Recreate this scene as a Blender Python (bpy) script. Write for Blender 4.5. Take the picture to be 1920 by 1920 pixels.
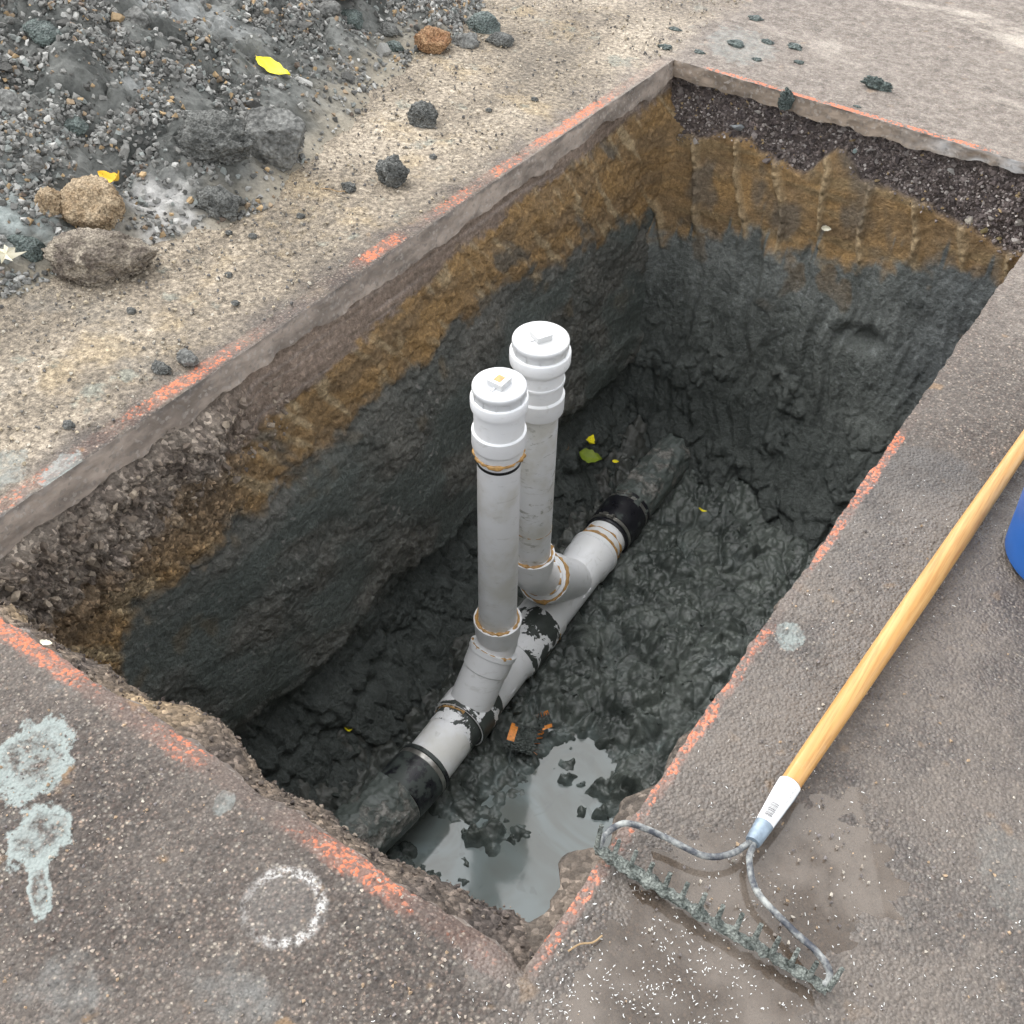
import bpy, bmesh, math, random
import numpy as np
from mathutils import Vector, Matrix

random.seed(7)
RNG = np.random.default_rng(11)
for o in list(bpy.data.objects):
    bpy.data.objects.remove(o)
scene = bpy.context.scene
COL = scene.collection

# ------------------------------------------------------------------ camera
cam_data = bpy.data.cameras.new('camera')
cam = bpy.data.objects.new('camera', cam_data)
COL.objects.link(cam)
cam_data.sensor_width = 36.0
cam_data.lens = 41.12
cam_data.clip_start = 0.05
cam_data.clip_end = 500
right = Vector((0.82766, 0.56021, 0.03394))
down = Vector((0.40803, -0.55909, -0.72175))
fwd = Vector((-0.38536, 0.61121, -0.69132))
M = Matrix((right, -down, -fwd)).transposed().to_4x4()
M.translation = Vector((0, 0, 1.6))
cam.matrix_world = M
scene.camera = cam

# ------------------------------------------------------------------ sky, veiled sun, exposure
SUN_EL, SUN_AZ = math.radians(57), math.radians(-82)      # azimuth from +y towards +x
world = bpy.data.worlds.new('World')
scene.world = world
world.use_nodes = True
wn, wl = world.node_tree.nodes, world.node_tree.links
wn.clear()
sky = wn.new('ShaderNodeTexSky')
sky.sky_type = 'NISHITA'
sky.sun_disc = False
sky.sun_elevation = SUN_EL
sky.sun_rotation = SUN_AZ
sky.air_density = 1.0
sky.dust_density = 1.0
sky.ozone_density = 1.0
hs = wn.new('ShaderNodeHueSaturation')                     # a cloudy, nearly grey sky
hs.inputs['Saturation'].default_value = 0.12
bg = wn.new('ShaderNodeBackground')
bg.inputs['Strength'].default_value = 0.15
wo = wn.new('ShaderNodeOutputWorld')
wl.new(sky.outputs[0], hs.inputs['Color'])
wl.new(hs.outputs[0], bg.inputs['Color'])
wl.new(bg.outputs[0], wo.inputs['Surface'])

sun_data = bpy.data.lights.new('sun', 'SUN')
sun = bpy.data.objects.new('sun', sun_data)
COL.objects.link(sun)
sun_data.energy = 0.8
sun_data.angle = math.radians(85)
sun_data.color = (1.0, 0.98, 0.95)
sdir = Vector((math.sin(SUN_AZ) * math.cos(SUN_EL), math.cos(SUN_AZ) * math.cos(SUN_EL), math.sin(SUN_EL)))
sun.rotation_euler = sdir.to_track_quat('Z', 'Y').to_euler()
sun.location = sdir * 20

scene.render.engine = 'CYCLES'
scene.cycles.use_adaptive_sampling = True
scene.cycles.adaptive_threshold = 0.03
scene.cycles.max_bounces = 4
scene.cycles.diffuse_bounces = 2
scene.cycles.glossy_bounces = 2
scene.cycles.transparent_max_bounces = 6
scene.view_settings.view_transform = 'Standard'
scene.view_settings.look = 'None'
scene.view_settings.gamma = 1.0
scene.view_settings.exposure = 1.56
scene.view_settings.use_curve_mapping = False

# ------------------------------------------------------------------ noise in numpy
_perm = RNG.permutation(65536).astype(np.int64)
_grad = RNG.normal(size=(65536, 3))
_grad /= np.linalg.norm(_grad, axis=1)[:, None]

def pn(x, y, z=0.0):
    x, y, z = np.broadcast_arrays(np.asarray(x, float), np.asarray(y, float), np.asarray(z, float))
    xi, yi, zi = np.floor(x).astype(np.int64), np.floor(y).astype(np.int64), np.floor(z).astype(np.int64)
    xf, yf, zf = x - xi, y - yi, z - zi
    u, v, w = (t * t * t * (t * (t * 6 - 15) + 10) for t in (xf, yf, zf))
    r = 0
    for i in (0, 1):
        for j in (0, 1):
            for k in (0, 1):
                h = ((xi + i) * 73856093) ^ ((yi + j) * 19349663) ^ ((zi + k) * 83492791)
                g = _grad[_perm[h & 65535]]
                d = g[..., 0] * (xf - i) + g[..., 1] * (yf - j) + g[..., 2] * (zf - k)
                r = r + d * (u if i else 1 - u) * (v if j else 1 - v) * (w if k else 1 - w)
    return r * 1.5

def fbm(x, y, z=0.0, octv=4, gain=0.5, lac=2.03):
    a, r, s = 1.0, 0, 1.0
    for o in range(octv):
        r = r + a * pn(np.asarray(x) * s + 17.3 * o, np.asarray(y) * s - 5.1 * o, np.asarray(z) * s + 3.7 * o)
        a *= gain
        s *= lac
    return r

def ridge(x, y, z=0.0, octv=3, gain=0.5):
    a, r, s = 1.0, 0, 1.0
    for o in range(octv):
        r = r + a * (1 - 2.2 * np.abs(pn(np.asarray(x) * s + 9.7 * o, np.asarray(y) * s + 31.1 * o, np.asarray(z) * s)))
        a *= gain
        s *= 2.1
    return r

def cells(x, y, seed=0):
    """Worley cells: random value per cell, distance to the centre, distance to the border"""
    x, y = np.asarray(x, float), np.asarray(y, float)
    xi, yi = np.floor(x).astype(np.int64), np.floor(y).astype(np.int64)
    f1, f2, val = np.full(x.shape, 9.0), np.full(x.shape, 9.0), np.zeros(x.shape)
    for i in (-1, 0, 1):
        for j in (-1, 0, 1):
            g = _grad[_perm[(((xi + i) * 73856093) ^ ((yi + j) * 19349663) ^ (seed * 83492791)) & 65535]]
            d = np.hypot(xi + i + .5 + .48 * g[..., 0] - x, yi + j + .5 + .48 * g[..., 1] - y)
            nearer = d < f1
            f2 = np.where(nearer, f1, np.minimum(f2, d))
            val = np.where(nearer, g[..., 2], val)
            f1 = np.where(nearer, d, f1)
    return val, f1, f2 - f1

def chunks(x, y, size, seed=0, warp=.35):
    """broken-lump relief, about -1..1: uneven plates with cracks between them"""
    k = 1 / size
    wx, wy = warp * fbm(x * k * .7, y * k * .7, seed + .5, 2), warp * fbm(x * k * .7 + 40, y * k * .7, seed + .5, 2)
    v, a, b = cells(x * k + wx, y * k + wy, seed)
    return v * .8 + .5 * (.6 - a) - .7 * (1 - np.clip(b / .22, 0, 1))

def sstep(a, b, x):
    t = np.clip((x - a) / (b - a), 0, 1)
    return t * t * (3 - 2 * t)

def lerp(a, b, t):
    t = np.asarray(t)[..., None]
    return np.asarray(a) * (1 - t) + np.asarray(b) * t

# ------------------------------------------------------------------ mesh and object helpers
WLOC = {}

def mesh_np(name, V, F, attrs=None, smooth=True):
    """V (n,3), F (m,3|4) index array; attrs: name -> (n,3) colour or (n,) float on points."""
    V = np.asarray(V, np.float32)
    F = np.asarray(F, np.int32)
    me = bpy.data.meshes.new(name)
    n, m, k = len(V), len(F), F.shape[1]
    me.vertices.add(n)
    me.vertices.foreach_set('co', V.ravel())
    me.loops.add(m * k)
    me.loops.foreach_set('vertex_index', F.ravel())
    me.polygons.add(m)
    me.polygons.foreach_set('loop_start', np.arange(0, m * k, k, dtype=np.int32))
    me.polygons.foreach_set('loop_total', np.full(m, k, np.int32))
    me.polygons.foreach_set('use_smooth', np.full(m, smooth, bool))
    for an, A in (attrs or {}).items():
        A = np.asarray(A, np.float32)
        if A.ndim == 2:
            at = me.attributes.new(an, 'FLOAT_COLOR', 'POINT')
            at.data.foreach_set('color', np.concatenate([A, np.ones((n, 1), np.float32)], 1).ravel())
        else:
            at = me.attributes.new(an, 'FLOAT', 'POINT')
            at.data.foreach_set('value', A)
    me.update()
    me.validate()
    return me

def obj(name, me, mat=None, parent=None, loc=None, rot=None):
    o = bpy.data.objects.new(name, me)
    COL.objects.link(o)
    if mat is not None and me is not None:
        for m in (mat if isinstance(mat, (list, tuple)) else [mat]):
            if len(me.materials) < (len(mat) if isinstance(mat, (list, tuple)) else 1):
                me.materials.append(m)
    if loc is not None:
        o.location = loc
    if rot is not None:
        o.rotation_euler = rot
    WLOC[o.name] = Vector(loc) if loc is not None else Vector((0, 0, 0))
    if parent is not None:
        o.parent = parent
        o.matrix_parent_inverse = Matrix.Translation(-WLOC[parent.name])
        if loc is None:
            WLOC[o.name] = Vector((0, 0, 0))
    return o

def tag(o, label=None, cat=None, group=None, kind=None):
    if label: o['label'] = label
    if cat: o['category'] = cat
    if group: o['group'] = group
    if kind: o['kind'] = kind
    return o

def empty(name, loc, label, cat, group=None):
    o = bpy.data.objects.new(name, None)
    COL.objects.link(o)
    o.location = loc
    o.empty_display_size = 0.05
    WLOC[o.name] = Vector(loc)
    return tag(o, label, cat, group)

def grid_faces(nu, nv):
    i = np.arange(nu - 1)[:, None] * nv + np.arange(nv - 1)[None, :]
    return np.stack([i, i + nv, i + nv + 1, i + 1], -1).reshape(-1, 4)

class MB:
    """collects tubes, lathes and boxes into one quad/tri mesh"""
    def __init__(s):
        s.V, s.F = [], []
    def ring_strip(s, rings, cap0=True, cap1=True):
        b, k = len(s.V), len(rings[0])
        for r in rings:
            s.V += [tuple(p) for p in r]
        for i in range(len(rings) - 1):
            for j in range(k):
                a, c = b + i * k + j, b + i * k + (j + 1) % k
                s.F.append((a, c, c + k, a + k))
        if cap0: s.F.append(tuple(b + j for j in reversed(range(k))))
        if cap1: s.F.append(tuple(b + (len(rings) - 1) * k + j for j in range(k)))
        return s
    def lathe(s, P, d, prof, seg=48, cap0=True, cap1=True, wob=0, seed=0):
        P, d = Vector(P), Vector(d).normalized()
        u = d.orthogonal().normalized()
        v = d.cross(u)
        rings = []
        for q, (t, r) in enumerate(prof):
            ring = []
            for j in range(seg):
                a = 2 * math.pi * j / seg
                rr = r
                if wob:
                    rr += wob * float(pn(math.cos(a) * 4 + seed, math.sin(a) * 4, q * .9 + seed))
                ring.append(P + d * t + (u * math.cos(a) + v * math.sin(a)) * rr)
            rings.append(ring)
        return s.ring_strip(rings, cap0, cap1)
    def sweep(s, pts, rad, seg=32, cap=True, wob=0, seed=0):
        pts = [Vector(p) for p in pts]
        n = len(pts)
        rad = rad if isinstance(rad, (list, tuple)) else [rad] * n
        T = [(pts[min(i + 1, n - 1)] - pts[max(i - 1, 0)]).normalized() for i in range(n)]
        u = T[0].orthogonal().normalized()
        rings = []
        for i in range(n):
            u = (u - T[i] * u.dot(T[i])).normalized()
            v = T[i].cross(u)
            ring = []
            for j in range(seg):
                a = 2 * math.pi * j / seg
                rr = rad[i]
                if wob:
                    q = pts[i] * 90
                    rr += wob * float(pn(q.x + math.cos(a) * 1.5 + seed, q.y + math.sin(a) * 1.5, q.z))
                ring.append(pts[i] + (u * math.cos(a) + v * math.sin(a)) * rr)
            rings.append(ring)
        return s.ring_strip(rings, cap, cap)
    def box(s, c, h, R=None, bev=0.0):
        c = Vector(c)
        b = len(s.V)
        R = R or Matrix.Identity(3)
        for z in (-1, 1):
            for x, y in ((-1, -1), (1, -1), (1, 1), (-1, 1)):
                s.V.append(tuple(c + R @ Vector((x * h[0], y * h[1], z * h[2]))))
        for f in ((3, 2, 1, 0), (4, 5, 6, 7), (0, 1, 5, 4), (1, 2, 6, 5), (2, 3, 7, 6), (3, 0, 4, 7)):
            s.F.append(tuple(b + i for i in f))
        return s
    def mesh(s, name, smooth=True, sharp=35, off=(0, 0, 0)):
        me = bpy.data.meshes.new(name)
        me.from_pydata([(v[0] - off[0], v[1] - off[1], v[2] - off[2]) for v in s.V], [], s.F)
        me.update()
        if smooth:
            me.shade_smooth()
            me.set_sharp_from_angle(angle=math.radians(sharp))
        return me

def spline(pts, n=12):
    """Catmull-Rom through the points"""
    P = [Vector(p) for p in pts]
    P = [P[0] * 2 - P[1]] + P + [P[-1] * 2 - P[-2]]
    out = []
    for i in range(1, len(P) - 2):
        for k in range(n):
            t = k / n
            a, b, c, d = P[i - 1], P[i], P[i + 1], P[i + 2]
            out.append(0.5 * ((2 * b) + (c - a) * t + (2 * a - 5 * b + 4 * c - d) * t * t + (3 * b - a - 3 * c + d) * t ** 3))
    out.append(P[-2])
    return out

# ------------------------------------------------------------------ node helper
class NT:
    def __init__(s, name):
        s.mat = bpy.data.materials.new(name)
        s.mat.use_nodes = True
        s.t = s.mat.node_tree
        s.t.nodes.clear()
        s.out = s.t.nodes.new('ShaderNodeOutputMaterial')
        s._pos = None
    def new(s, typ, props=None, **inp):
        n = s.t.nodes.new(typ)
        for k, v in (props or {}).items():
            setattr(n, k, v)
        for k, v in inp.items():
            key = int(k[1:]) if k[0] == 'i' and k[1:].isdigit() else k.replace('_', ' ')
            s.put(n.inputs[key], v)
        return n
    def put(s, sock, v):
        if isinstance(v, bpy.types.NodeSocket):
            s.t.links.new(v, sock)
        elif v is not None:
            if isinstance(v, (tuple, list)) and len(v) == 3 and sock.type == 'RGBA':
                v = (*v, 1)
            sock.default_value = v
    @property
    def pos(s):
        if s._pos is None:
            s._pos = s.t.nodes.new('ShaderNodeTexCoord').outputs['Object']
        return s._pos
    def attr(s, name, col=True):
        n = s.new('ShaderNodeAttribute', dict(attribute_name=name))
        return n.outputs['Color'] if col else n.outputs['Fac']
    def sep(s, v):
        n = s.new('ShaderNodeSeparateXYZ', None, i0=v)
        return n.outputs
    def mapv(s, v, scale=(1, 1, 1), loc=(0, 0, 0), rot=(0, 0, 0)):
        n = s.new('ShaderNodeMapping', None, Vector=v)
        n.inputs['Scale'].default_value = scale
        n.inputs['Location'].default_value = loc
        n.inputs['Rotation'].default_value = rot
        return n.outputs[0]
    def noise(s, scale, detail=3, rough=0.55, vec=None, dist=0, col=False):
        n = s.new('ShaderNodeTexNoise', None, Vector=vec if vec is not None else s.pos, Scale=scale, Detail=detail, Roughness=rough, Distortion=dist)
        return n.outputs['Color'] if col else n.outputs['Fac']
    def vor(s, scale, out='Color', feat='F1', vec=None, rnd=1.0):
        n = s.new('ShaderNodeTexVoronoi', dict(feature=feat), Vector=vec if vec is not None else s.pos, Scale=scale, Randomness=rnd)
        return n.outputs[out]
    def m(s, op, a, b=None, c=None, clamp=False):
        n = s.new('ShaderNodeMath', dict(operation=op, use_clamp=clamp), i0=a)
        if b is not None: s.put(n.inputs[1], b)
        if c is not None: s.put(n.inputs[2], c)
        return n.outputs[0]
    def mr(s, v, a, b, lo=0.0, hi=1.0, smooth=True):
        n = s.new('ShaderNodeMapRange', dict(interpolation_type='SMOOTHSTEP' if smooth else 'LINEAR', clamp=True), Value=v)
        for i, q in zip((1, 2, 3, 4), (a, b, lo, hi)):
            s.put(n.inputs[i], q)
        return n.outputs[0]
    def mix(s, f, a, b, mode='MIX'):
        n = s.new('ShaderNodeMix', dict(data_type='RGBA', blend_type=mode, clamp_factor=True))
        s.put(n.inputs[0], f)
        s.put(n.inputs[6], a)
        s.put(n.inputs[7], b)
        return n.outputs[2]
    def ramp(s, f, stops, const=False):
        n = s.new('ShaderNodeValToRGB', None, Fac=f)
        r = n.color_ramp
        if const: r.interpolation = 'CONSTANT'
        while len(r.elements) < len(stops): r.elements.new(0.5)
        for e, (p, c) in zip(r.elements, stops):
            e.position = p
            e.color = (*c, 1) if isinstance(c, tuple) else (c, c, c, 1)
        return n.outputs[0]
    def along(s, v, lo, hi, stops):
        """piecewise-linear 1D function of v"""
        return s.ramp(s.mr(v, lo, hi, smooth=False), [((p - lo) / (hi - lo), float(q)) for p, q in stops])
    def bump(s, h, strength=0.5, dist=0.01, normal=None):
        n = s.new('ShaderNodeBump', None, Strength=strength, Distance=dist, Height=h)
        if normal is not None: s.put(n.inputs['Normal'], normal)
        return n.outputs[0]
    def bsdf(s, col, rough=0.7, normal=None, metal=0.0, spec=0.5, coat=0.0, coat_rough=0.1):
        n = s.new('ShaderNodeBsdfPrincipled')
        s.put(n.inputs['Base Color'], col)
        s.put(n.inputs['Roughness'], rough)
        s.put(n.inputs['Metallic'], metal)
        s.put(n.inputs['Specular IOR Level'], spec)
        s.put(n.inputs['Coat Weight'], coat)
        s.put(n.inputs['Coat Roughness'], coat_rough)
        if normal is not None: s.put(n.inputs['Normal'], normal)
        return n.outputs[0]
    def done(s, sh):
        s.t.links.new(sh, s.out.inputs['Surface'])
        return s.mat

# ================================================================== pit dimensions
X0, X1, Y0, Y1 = -1.682, -0.355, 0.655, 3.553
LEVEL = -1.50                    # slurry level at the bottom

# ------------------------------------------------------------------ MATERIALS
def mat_asphalt():
    n = NT('asphalt')
    p = n.pos
    x, y, z = n.sep(p)
    wob = n.noise(9, 3, .6)
    wob2 = n.noise(26, 4, .65)
    fine = n.noise(70, 4, .7)
    # distances outside the pit rim, one per side
    dl, dr = n.m('SUBTRACT', X0, x), n.m('SUBTRACT', x, X1)
    dn, df = n.m('SUBTRACT', Y0, y), n.m('SUBTRACT', y, Y1)
    # --- bare asphalt: stones in a dark binder
    cells = n.vor(170, 'Color')
    cd = n.vor(170, 'Distance')
    cells2 = n.vor(330, 'Color')
    cr = n.sep(cells)
    stone = n.ramp(cr[0], [(0, (.046, .041, .038)), (.35, (.098, .086, .079)), (.62, (.142, .125, .113)), (.82, (.190, .169, .150)), (.93, (.255, .230, .200)), (1, (.35, .31, .255))])
    tint = n.ramp(cr[1], [(0, (1.12, .98, .92)), (.5, (1, 1, 1)), (1, (.92, .99, 1.02))])
    stone = n.mix(1.0, stone, tint, 'MULTIPLY')
    small = n.ramp(n.sep(cells2)[0], [(0, .55), (.6, .95), (.90, 1.2), (1, 1.7)])
    stone = n.mix(.8, stone, small, 'MULTIPLY')
    binder = n.mr(cd, .25, .55)
    asph = n.mix(n.m('MULTIPLY', binder, .75), stone, (.066, .058, .051))
    asph = n.mix(1.0, asph, (1.0, .95, .912), 'MULTIPLY')
    macro = n.noise(2.3, 4, .6)
    asph = n.mix(n.mr(macro, .40, .68), asph, n.mix(.45, asph, (.185, .160, .138)))
    # rusty / ochre spots in the surface
    rs = n.mr(n.noise(13, 2, .5, vec=n.mapv(p, loc=(4, 2, 0))), .66, .72)
    asph = n.mix(n.m('MULTIPLY', rs, .6), asph, (.26, .165, .085))
    # --- dust film over the far and right-far pavement
    dust_m = n.m('MULTIPLY', n.mr(y, 2.0, 3.4), n.mr(n.m('ADD', n.m('MULTIPLY', wob, .6), n.m('MULTIPLY', wob2, .5)), .25, .62, .35, .9))
    dustc = n.mix(n.mr(wob2, .35, .65), (.225, .188, .160), (.36, .315, .270))
    dustc = n.mix(.6, dustc, n.ramp(fine, [(.25, .5), (.5, 1.0), (.75, 1.45)]), 'MULTIPLY')
    asph = n.mix(dust_m, asph, n.mix(.35, dustc, asph))
    pale = n.mr(n.noise(1.6, 5, .65, vec=n.mapv(p, scale=(1, 2.2, 1), rot=(0, 0, .35))), .54, .70)
    asph = n.mix(n.m('MULTIPLY', pale, n.mr(y, 3.6, 4.3, 0, .75)), asph, (.50, .445, .38))
    # --- silt trodden over the left side
    sm = n.m('ADD', dl, n.m('MULTIPLY', n.m('SUBTRACT', wob, .5), .30))
    silt = n.m('MULTIPLY', n.mr(sm, -.02, .16), n.mr(y, 4.9, 3.4))
    pl = n.noise(3.1, 5, .62, vec=n.mapv(p, scale=(1, .55, 1)))
    siltc = n.ramp(n.m('ADD', n.m('MULTIPLY', pl, .7), n.m('MULTIPLY', fine, .3)), [(.30, (.100, .093, .083)), (.42, (.170, .154, .130)), (.50, (.245, .221, .184)), (.58, (.35, .32, .272)), (.70, (.48, .45, .395))])
    yel = n.mr(n.noise(5.5, 4, .6, vec=n.mapv(p, loc=(9, 1, 3))), .53, .68)
    siltc = n.mix(n.m('MULTIPLY', yel, .40), siltc, (.33, .265, .155))
    grn = n.mr(n.noise(8, 4, .6, vec=n.mapv(p, loc=(2, 7, 1))), .60, .68)
    siltc = n.mix(n.m('MULTIPLY', grn, .6), siltc, (.20, .235, .22))
    siltc = n.mix(.8, siltc, n.ramp(fine, [(.25, .35), (.5, 1.0), (.75, 1.6)]), 'MULTIPLY')
    siltc = n.mix(.40, siltc, n.ramp(n.sep(n.vor(120, 'Color'))[0], [(0, .6), (.7, 1.0), (1, 1.45)]), 'MULTIPLY')
    siltc = n.mix(1.0, siltc, (1.08, 1.0, .90), 'MULTIPLY')
    col = n.mix(n.m('MULTIPLY', silt, .93), asph, siltc)
    # grey-green clay film drying on the near pavement
    film = n.m('MULTIPLY', n.mr(n.noise(4.2, 5, .6, vec=n.mapv(p, loc=(3, 3, 3))), .53, .66, 0, .55), n.mr(y, 1.6, .9))
    film = n.m('MULTIPLY', film, n.mr(x, -.2, -.5, .35, 1))
    col = n.mix(film, col, (.20, .205, .195))
    # --- dampness by the rake
    wx = n.m('DIVIDE', n.m('SUBTRACT', x, -.10), .50)
    wy = n.m('DIVIDE', n.m('SUBTRACT', y, 1.30), .82)
    wd = n.m('SQRT', n.m('ADD', n.m('POWER', wx, 2), n.m('POWER', n.m('ABSOLUTE', wy), 2)))
    wet = n.mr(n.m('ADD', wd, n.m('MULTIPLY', n.m('SUBTRACT', wob, .5), .45)), 1.06, .98)
    silty = n.mr(n.noise(5, 4, .6, vec=n.mapv(p, loc=(1, 5, 0))), .36, .60, .12, .78)
    col = n.mix(n.m('MULTIPLY', wet, silty), col, n.mix(wob2, (.135, .112, .092), (.230, .194, .160)))
    col = n.mix(n.m('MULTIPLY', wet, .22), col, (.035, .031, .029))
    tide = n.m('MULTIPLY', n.m('MULTIPLY', wet, n.mr(wd, .70, .98, 0, .55)), n.mr(y, 1.55, 1.95))
    col = n.mix(tide, col, (.040, .035, .032))
    col = n.mix(.55, col, n.ramp(n.sep(cells2)[2], [(0, .50), (.30, .92), (.80, 1.06), (1, 1.45)]), 'MULTIPLY')
    col = n.mix(.5, col, n.ramp(fine, [(.28, .55), (.48, 1.0), (.75, 1.3)]), 'MULTIPLY')
    # --- chalk ring, not quite closed
    def ell(cx, cy, rx, ry, rot=0.0, amp=.2, wsrc=None):
        ca, sa = math.cos(rot), math.sin(rot)
        ux, uy = n.m('SUBTRACT', x, cx), n.m('SUBTRACT', y, cy)
        a = n.m('ADD', n.m('MULTIPLY', ux, ca), n.m('MULTIPLY', uy, sa))
        b = n.m('SUBTRACT', n.m('MULTIPLY', uy, ca), n.m('MULTIPLY', ux, sa))
        r = n.m('SQRT', n.m('ADD', n.m('POWER', n.m('DIVIDE', a, rx), 2), n.m('POWER', n.m('DIVIDE', b, ry), 2)))
        return n.m('ADD', r, n.m('MULTIPLY', n.m('SUBTRACT', wsrc or wob2, .5), amp)), a, b
    r, a, b = ell(-.695, .531, .0555, .0555, amp=.14)
    ring = n.m('MULTIPLY', n.mr(n.m('ABSOLUTE', n.m('SUBTRACT', r, 1)), .24, .02), n.mr(n.m('ADD', a, b), -.060, -.015, .30, 1))
    inner = n.mr(r, 1.0, .75, 0, .07)
    chalk = n.m('MAXIMUM', n.m('MULTIPLY', ring, n.m('MULTIPLY', n.mr(fine, .36, .60, .08, 1), n.mr(n.sep(cells2)[1], .15, .6, .25, 1))), inner)
    # --- grey-green clay splats
    spn = n.noise(24, 5, .68)
    def splat(cx, cy, rx, ry, rot, amp=1.7):
        r, a, b = ell(cx, cy, rx, ry, rot, amp, spn)
        e = n.mr(r, 1.02, .84)
        return e, r
    s1, r1 = splat(-1.19, .490, .060, .082, .5)
    s2, r2 = splat(-1.075, .405, .050, .062, .5)
    s3, r3 = splat(-1.005, .350, .018, .055, .9)
    s4, r4 = splat(-.308, 1.445, .026, .040, .2)
    s5, r5 = splat(-1.70, .985, .030, .060, .1)
    s6, r6 = splat(-1.79, .91, .05, .07, .3)
    s7, r7 = splat(-.885, .605, .018, .022, 0)
    s8, r8 = splat(-1.56, 3.80, .12, .16, .6)
    s9, r9 = splat(.17, 1.20, .05, .10, .6)
    thin = n.mr(n.noise(44, 3, .6), .40, .60)
    def body(s, r):
        worn = n.mr(r, .35, .75)            # worn through in the middle, thick at the edge
        return n.m('MULTIPLY', s, n.m('MAXIMUM', worn, n.m('MULTIPLY', thin, .8)))
    sp = body(s1, r1)
    for s_, r_ in ((s2, r2), (s3, r3)):
        sp = n.m('MAXIMUM', sp, body(s_, r_))
    for s_, k in ((s4, .75), (s5, .8), (s6, .5), (s7, .45), (s8, .35), (s9, .12)):
        sp = n.m('MAXIMUM', sp, n.m('MULTIPLY', s_, n.m('MULTIPLY', n.mr(thin, 0, 1, .5, 1), k)))
    col = n.mix(n.m('MULTIPLY', sp, .93), col, n.mix(wob2, (.215, .250, .235), (.305, .345, .325)))
    white = n.m('MULTIPLY', n.mr(n.noise(7, 5, .65, vec=n.mapv(p, loc=(6, 6, 6))), .60, .72), n.mr(n.m('ADD', x, n.m('MULTIPLY', y, 1.3)), -.55, -.75, 0, .6))
    white = n.m('MULTIPLY', white, n.mr(y, .8, .5))
    col = n.mix(white, col, (.50, .48, .46))
    col = n.mix(n.m('MULTIPLY', chalk, .8), col, (.66, .65, .62))
    # --- orange marking paint sprayed along the cut
    grit = n.m('ADD', n.m('MULTIPLY', fine, .5), n.m('MULTIPLY', wob2, .5))
    def band(d, c, w, nz):
        return n.mr(n.m('ADD', n.m('ABSOLUTE', n.m('SUBTRACT', d, c)), n.m('MULTIPLY', n.m('SUBTRACT', grit, .5), nz)), w, w * .55)
    inx = n.m('MULTIPLY', n.mr(x, X0 - .05, X0 + .02), n.mr(x, X1 + .02, X1 - .03))
    iny = n.m('MULTIPLY', n.mr(y, Y0 - .02, Y0 + .02), n.mr(y, Y1 + .02, Y1 - .05))
    far = n.m('MULTIPLY', n.m('MULTIPLY', band(df, .012, .016, .03), n.mr(x, -1.62, -1.52)), n.m('MULTIPLY', n.mr(x, -.52, -.66), n.along(x, -1.7, -.3, [(-1.7, 0), (-1.55, .75), (-1.3, 1), (-1.05, 1), (-.98, .8), (-.7, 1), (-.5, .4), (-.3, .1)])))
    near = n.m('MULTIPLY', n.m('MULTIPLY', band(dn, .010, .030, .08), inx), n.along(x, -1.75, -.3, [(-1.75, .72), (-1.30, .66), (-1.22, .18), (-1.12, .15), (-1.0, .46), (-.95, .10), (-.82, .06), (-.75, .22), (-.69, .62), (-.58, .55), (-.53, .12), (-.42, .20), (-.36, .06), (-.3, 0)]))
    rgt = n.m('MULTIPLY', n.m('MULTIPLY', band(dr, .007, .016, .05), iny), n.along(y, .6, 3.6, [(.6, .2), (.83, .7), (.88, .1), (.93, .5), (.98, .2), (1.02, .7), (1.06, .75), (1.10, .4), (1.14, .9), (1.17, .6), (1.21, .85), (1.24, .1), (1.27, .85), (1.32, .2), (1.40, .75), (1.46, .1), (1.60, .1), (1.66, .75), (1.75, .8), (1.80, .35), (1.88, .8), (2.08, .8), (2.14, .1), (2.3, .05)]))
    lft = n.m('MULTIPLY', n.m('MULTIPLY', band(dl, .028, .026, .05), iny), n.along(y, .6, 3.6, [(.6, .30), (.95, .32), (1.06, .12), (1.18, .25), (1.28, .75), (1.40, .75), (1.5, .30), (1.62, .08), (1.9, .05), (1.97, .75), (2.07, .75), (2.13, .03), (2.25, .25), (2.36, .6), (2.46, .15), (2.58, .65), (2.70, .2), (2.82, .8), (3.05, .85), (3.15, .5), (3.25, .2), (3.5, .15)]))
    thr = n.mr(n.m('ADD', n.m('MULTIPLY', fine, .70), n.m('MULTIPLY', n.sep(cells)[2], .30)), .30, .70)
    patch = n.mr(n.noise(17, 4, .65, vec=n.mapv(p, loc=(8, 3, 1))), .34, .58, .35, 1.0)
    def cover(mk):
        mk = n.m('MULTIPLY', mk, patch)
        return n.m('MULTIPLY', n.mr(n.m('ADD', mk, n.m('MULTIPLY', n.m('SUBTRACT', thr, .5), 1.0)), .46, .98), n.mr(mk, .06, .2))
    paint = cover(far)
    for mk in (near, rgt, lft):
        paint = n.m('MAXIMUM', paint, cover(mk))
    hazep = n.m('MULTIPLY', n.m('MAXIMUM', near, n.m('MAXIMUM', n.m('MULTIPLY', lft, .8), n.m('MULTIPLY', rgt, .6))), .34)
    col = n.mix(hazep, col, (.60, .27, .19))
    col = n.mix(n.m('MULTIPLY', paint, .85), col, n.mix(fine, (.56, .135, .058), (.66, .23, .12)))
    # --- relief
    h = n.m('ADD', n.m('MULTIPLY', cd, -1.0), n.m('MULTIPLY', fine, 1.3))
    h = n.m('ADD', h, n.m('MULTIPLY', wob2, 1.4))
    nrm = n.bump(h, .80, .0033)
    rough = n.mr(wet, 0, 1, .88, n.mr(wob2, .35, .65, .22, .55))
    rough = n.mix(sp, rough, (.45, .45, .45))
    return n.done(n.bsdf(col, rough, nrm, spec=.45))

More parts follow.
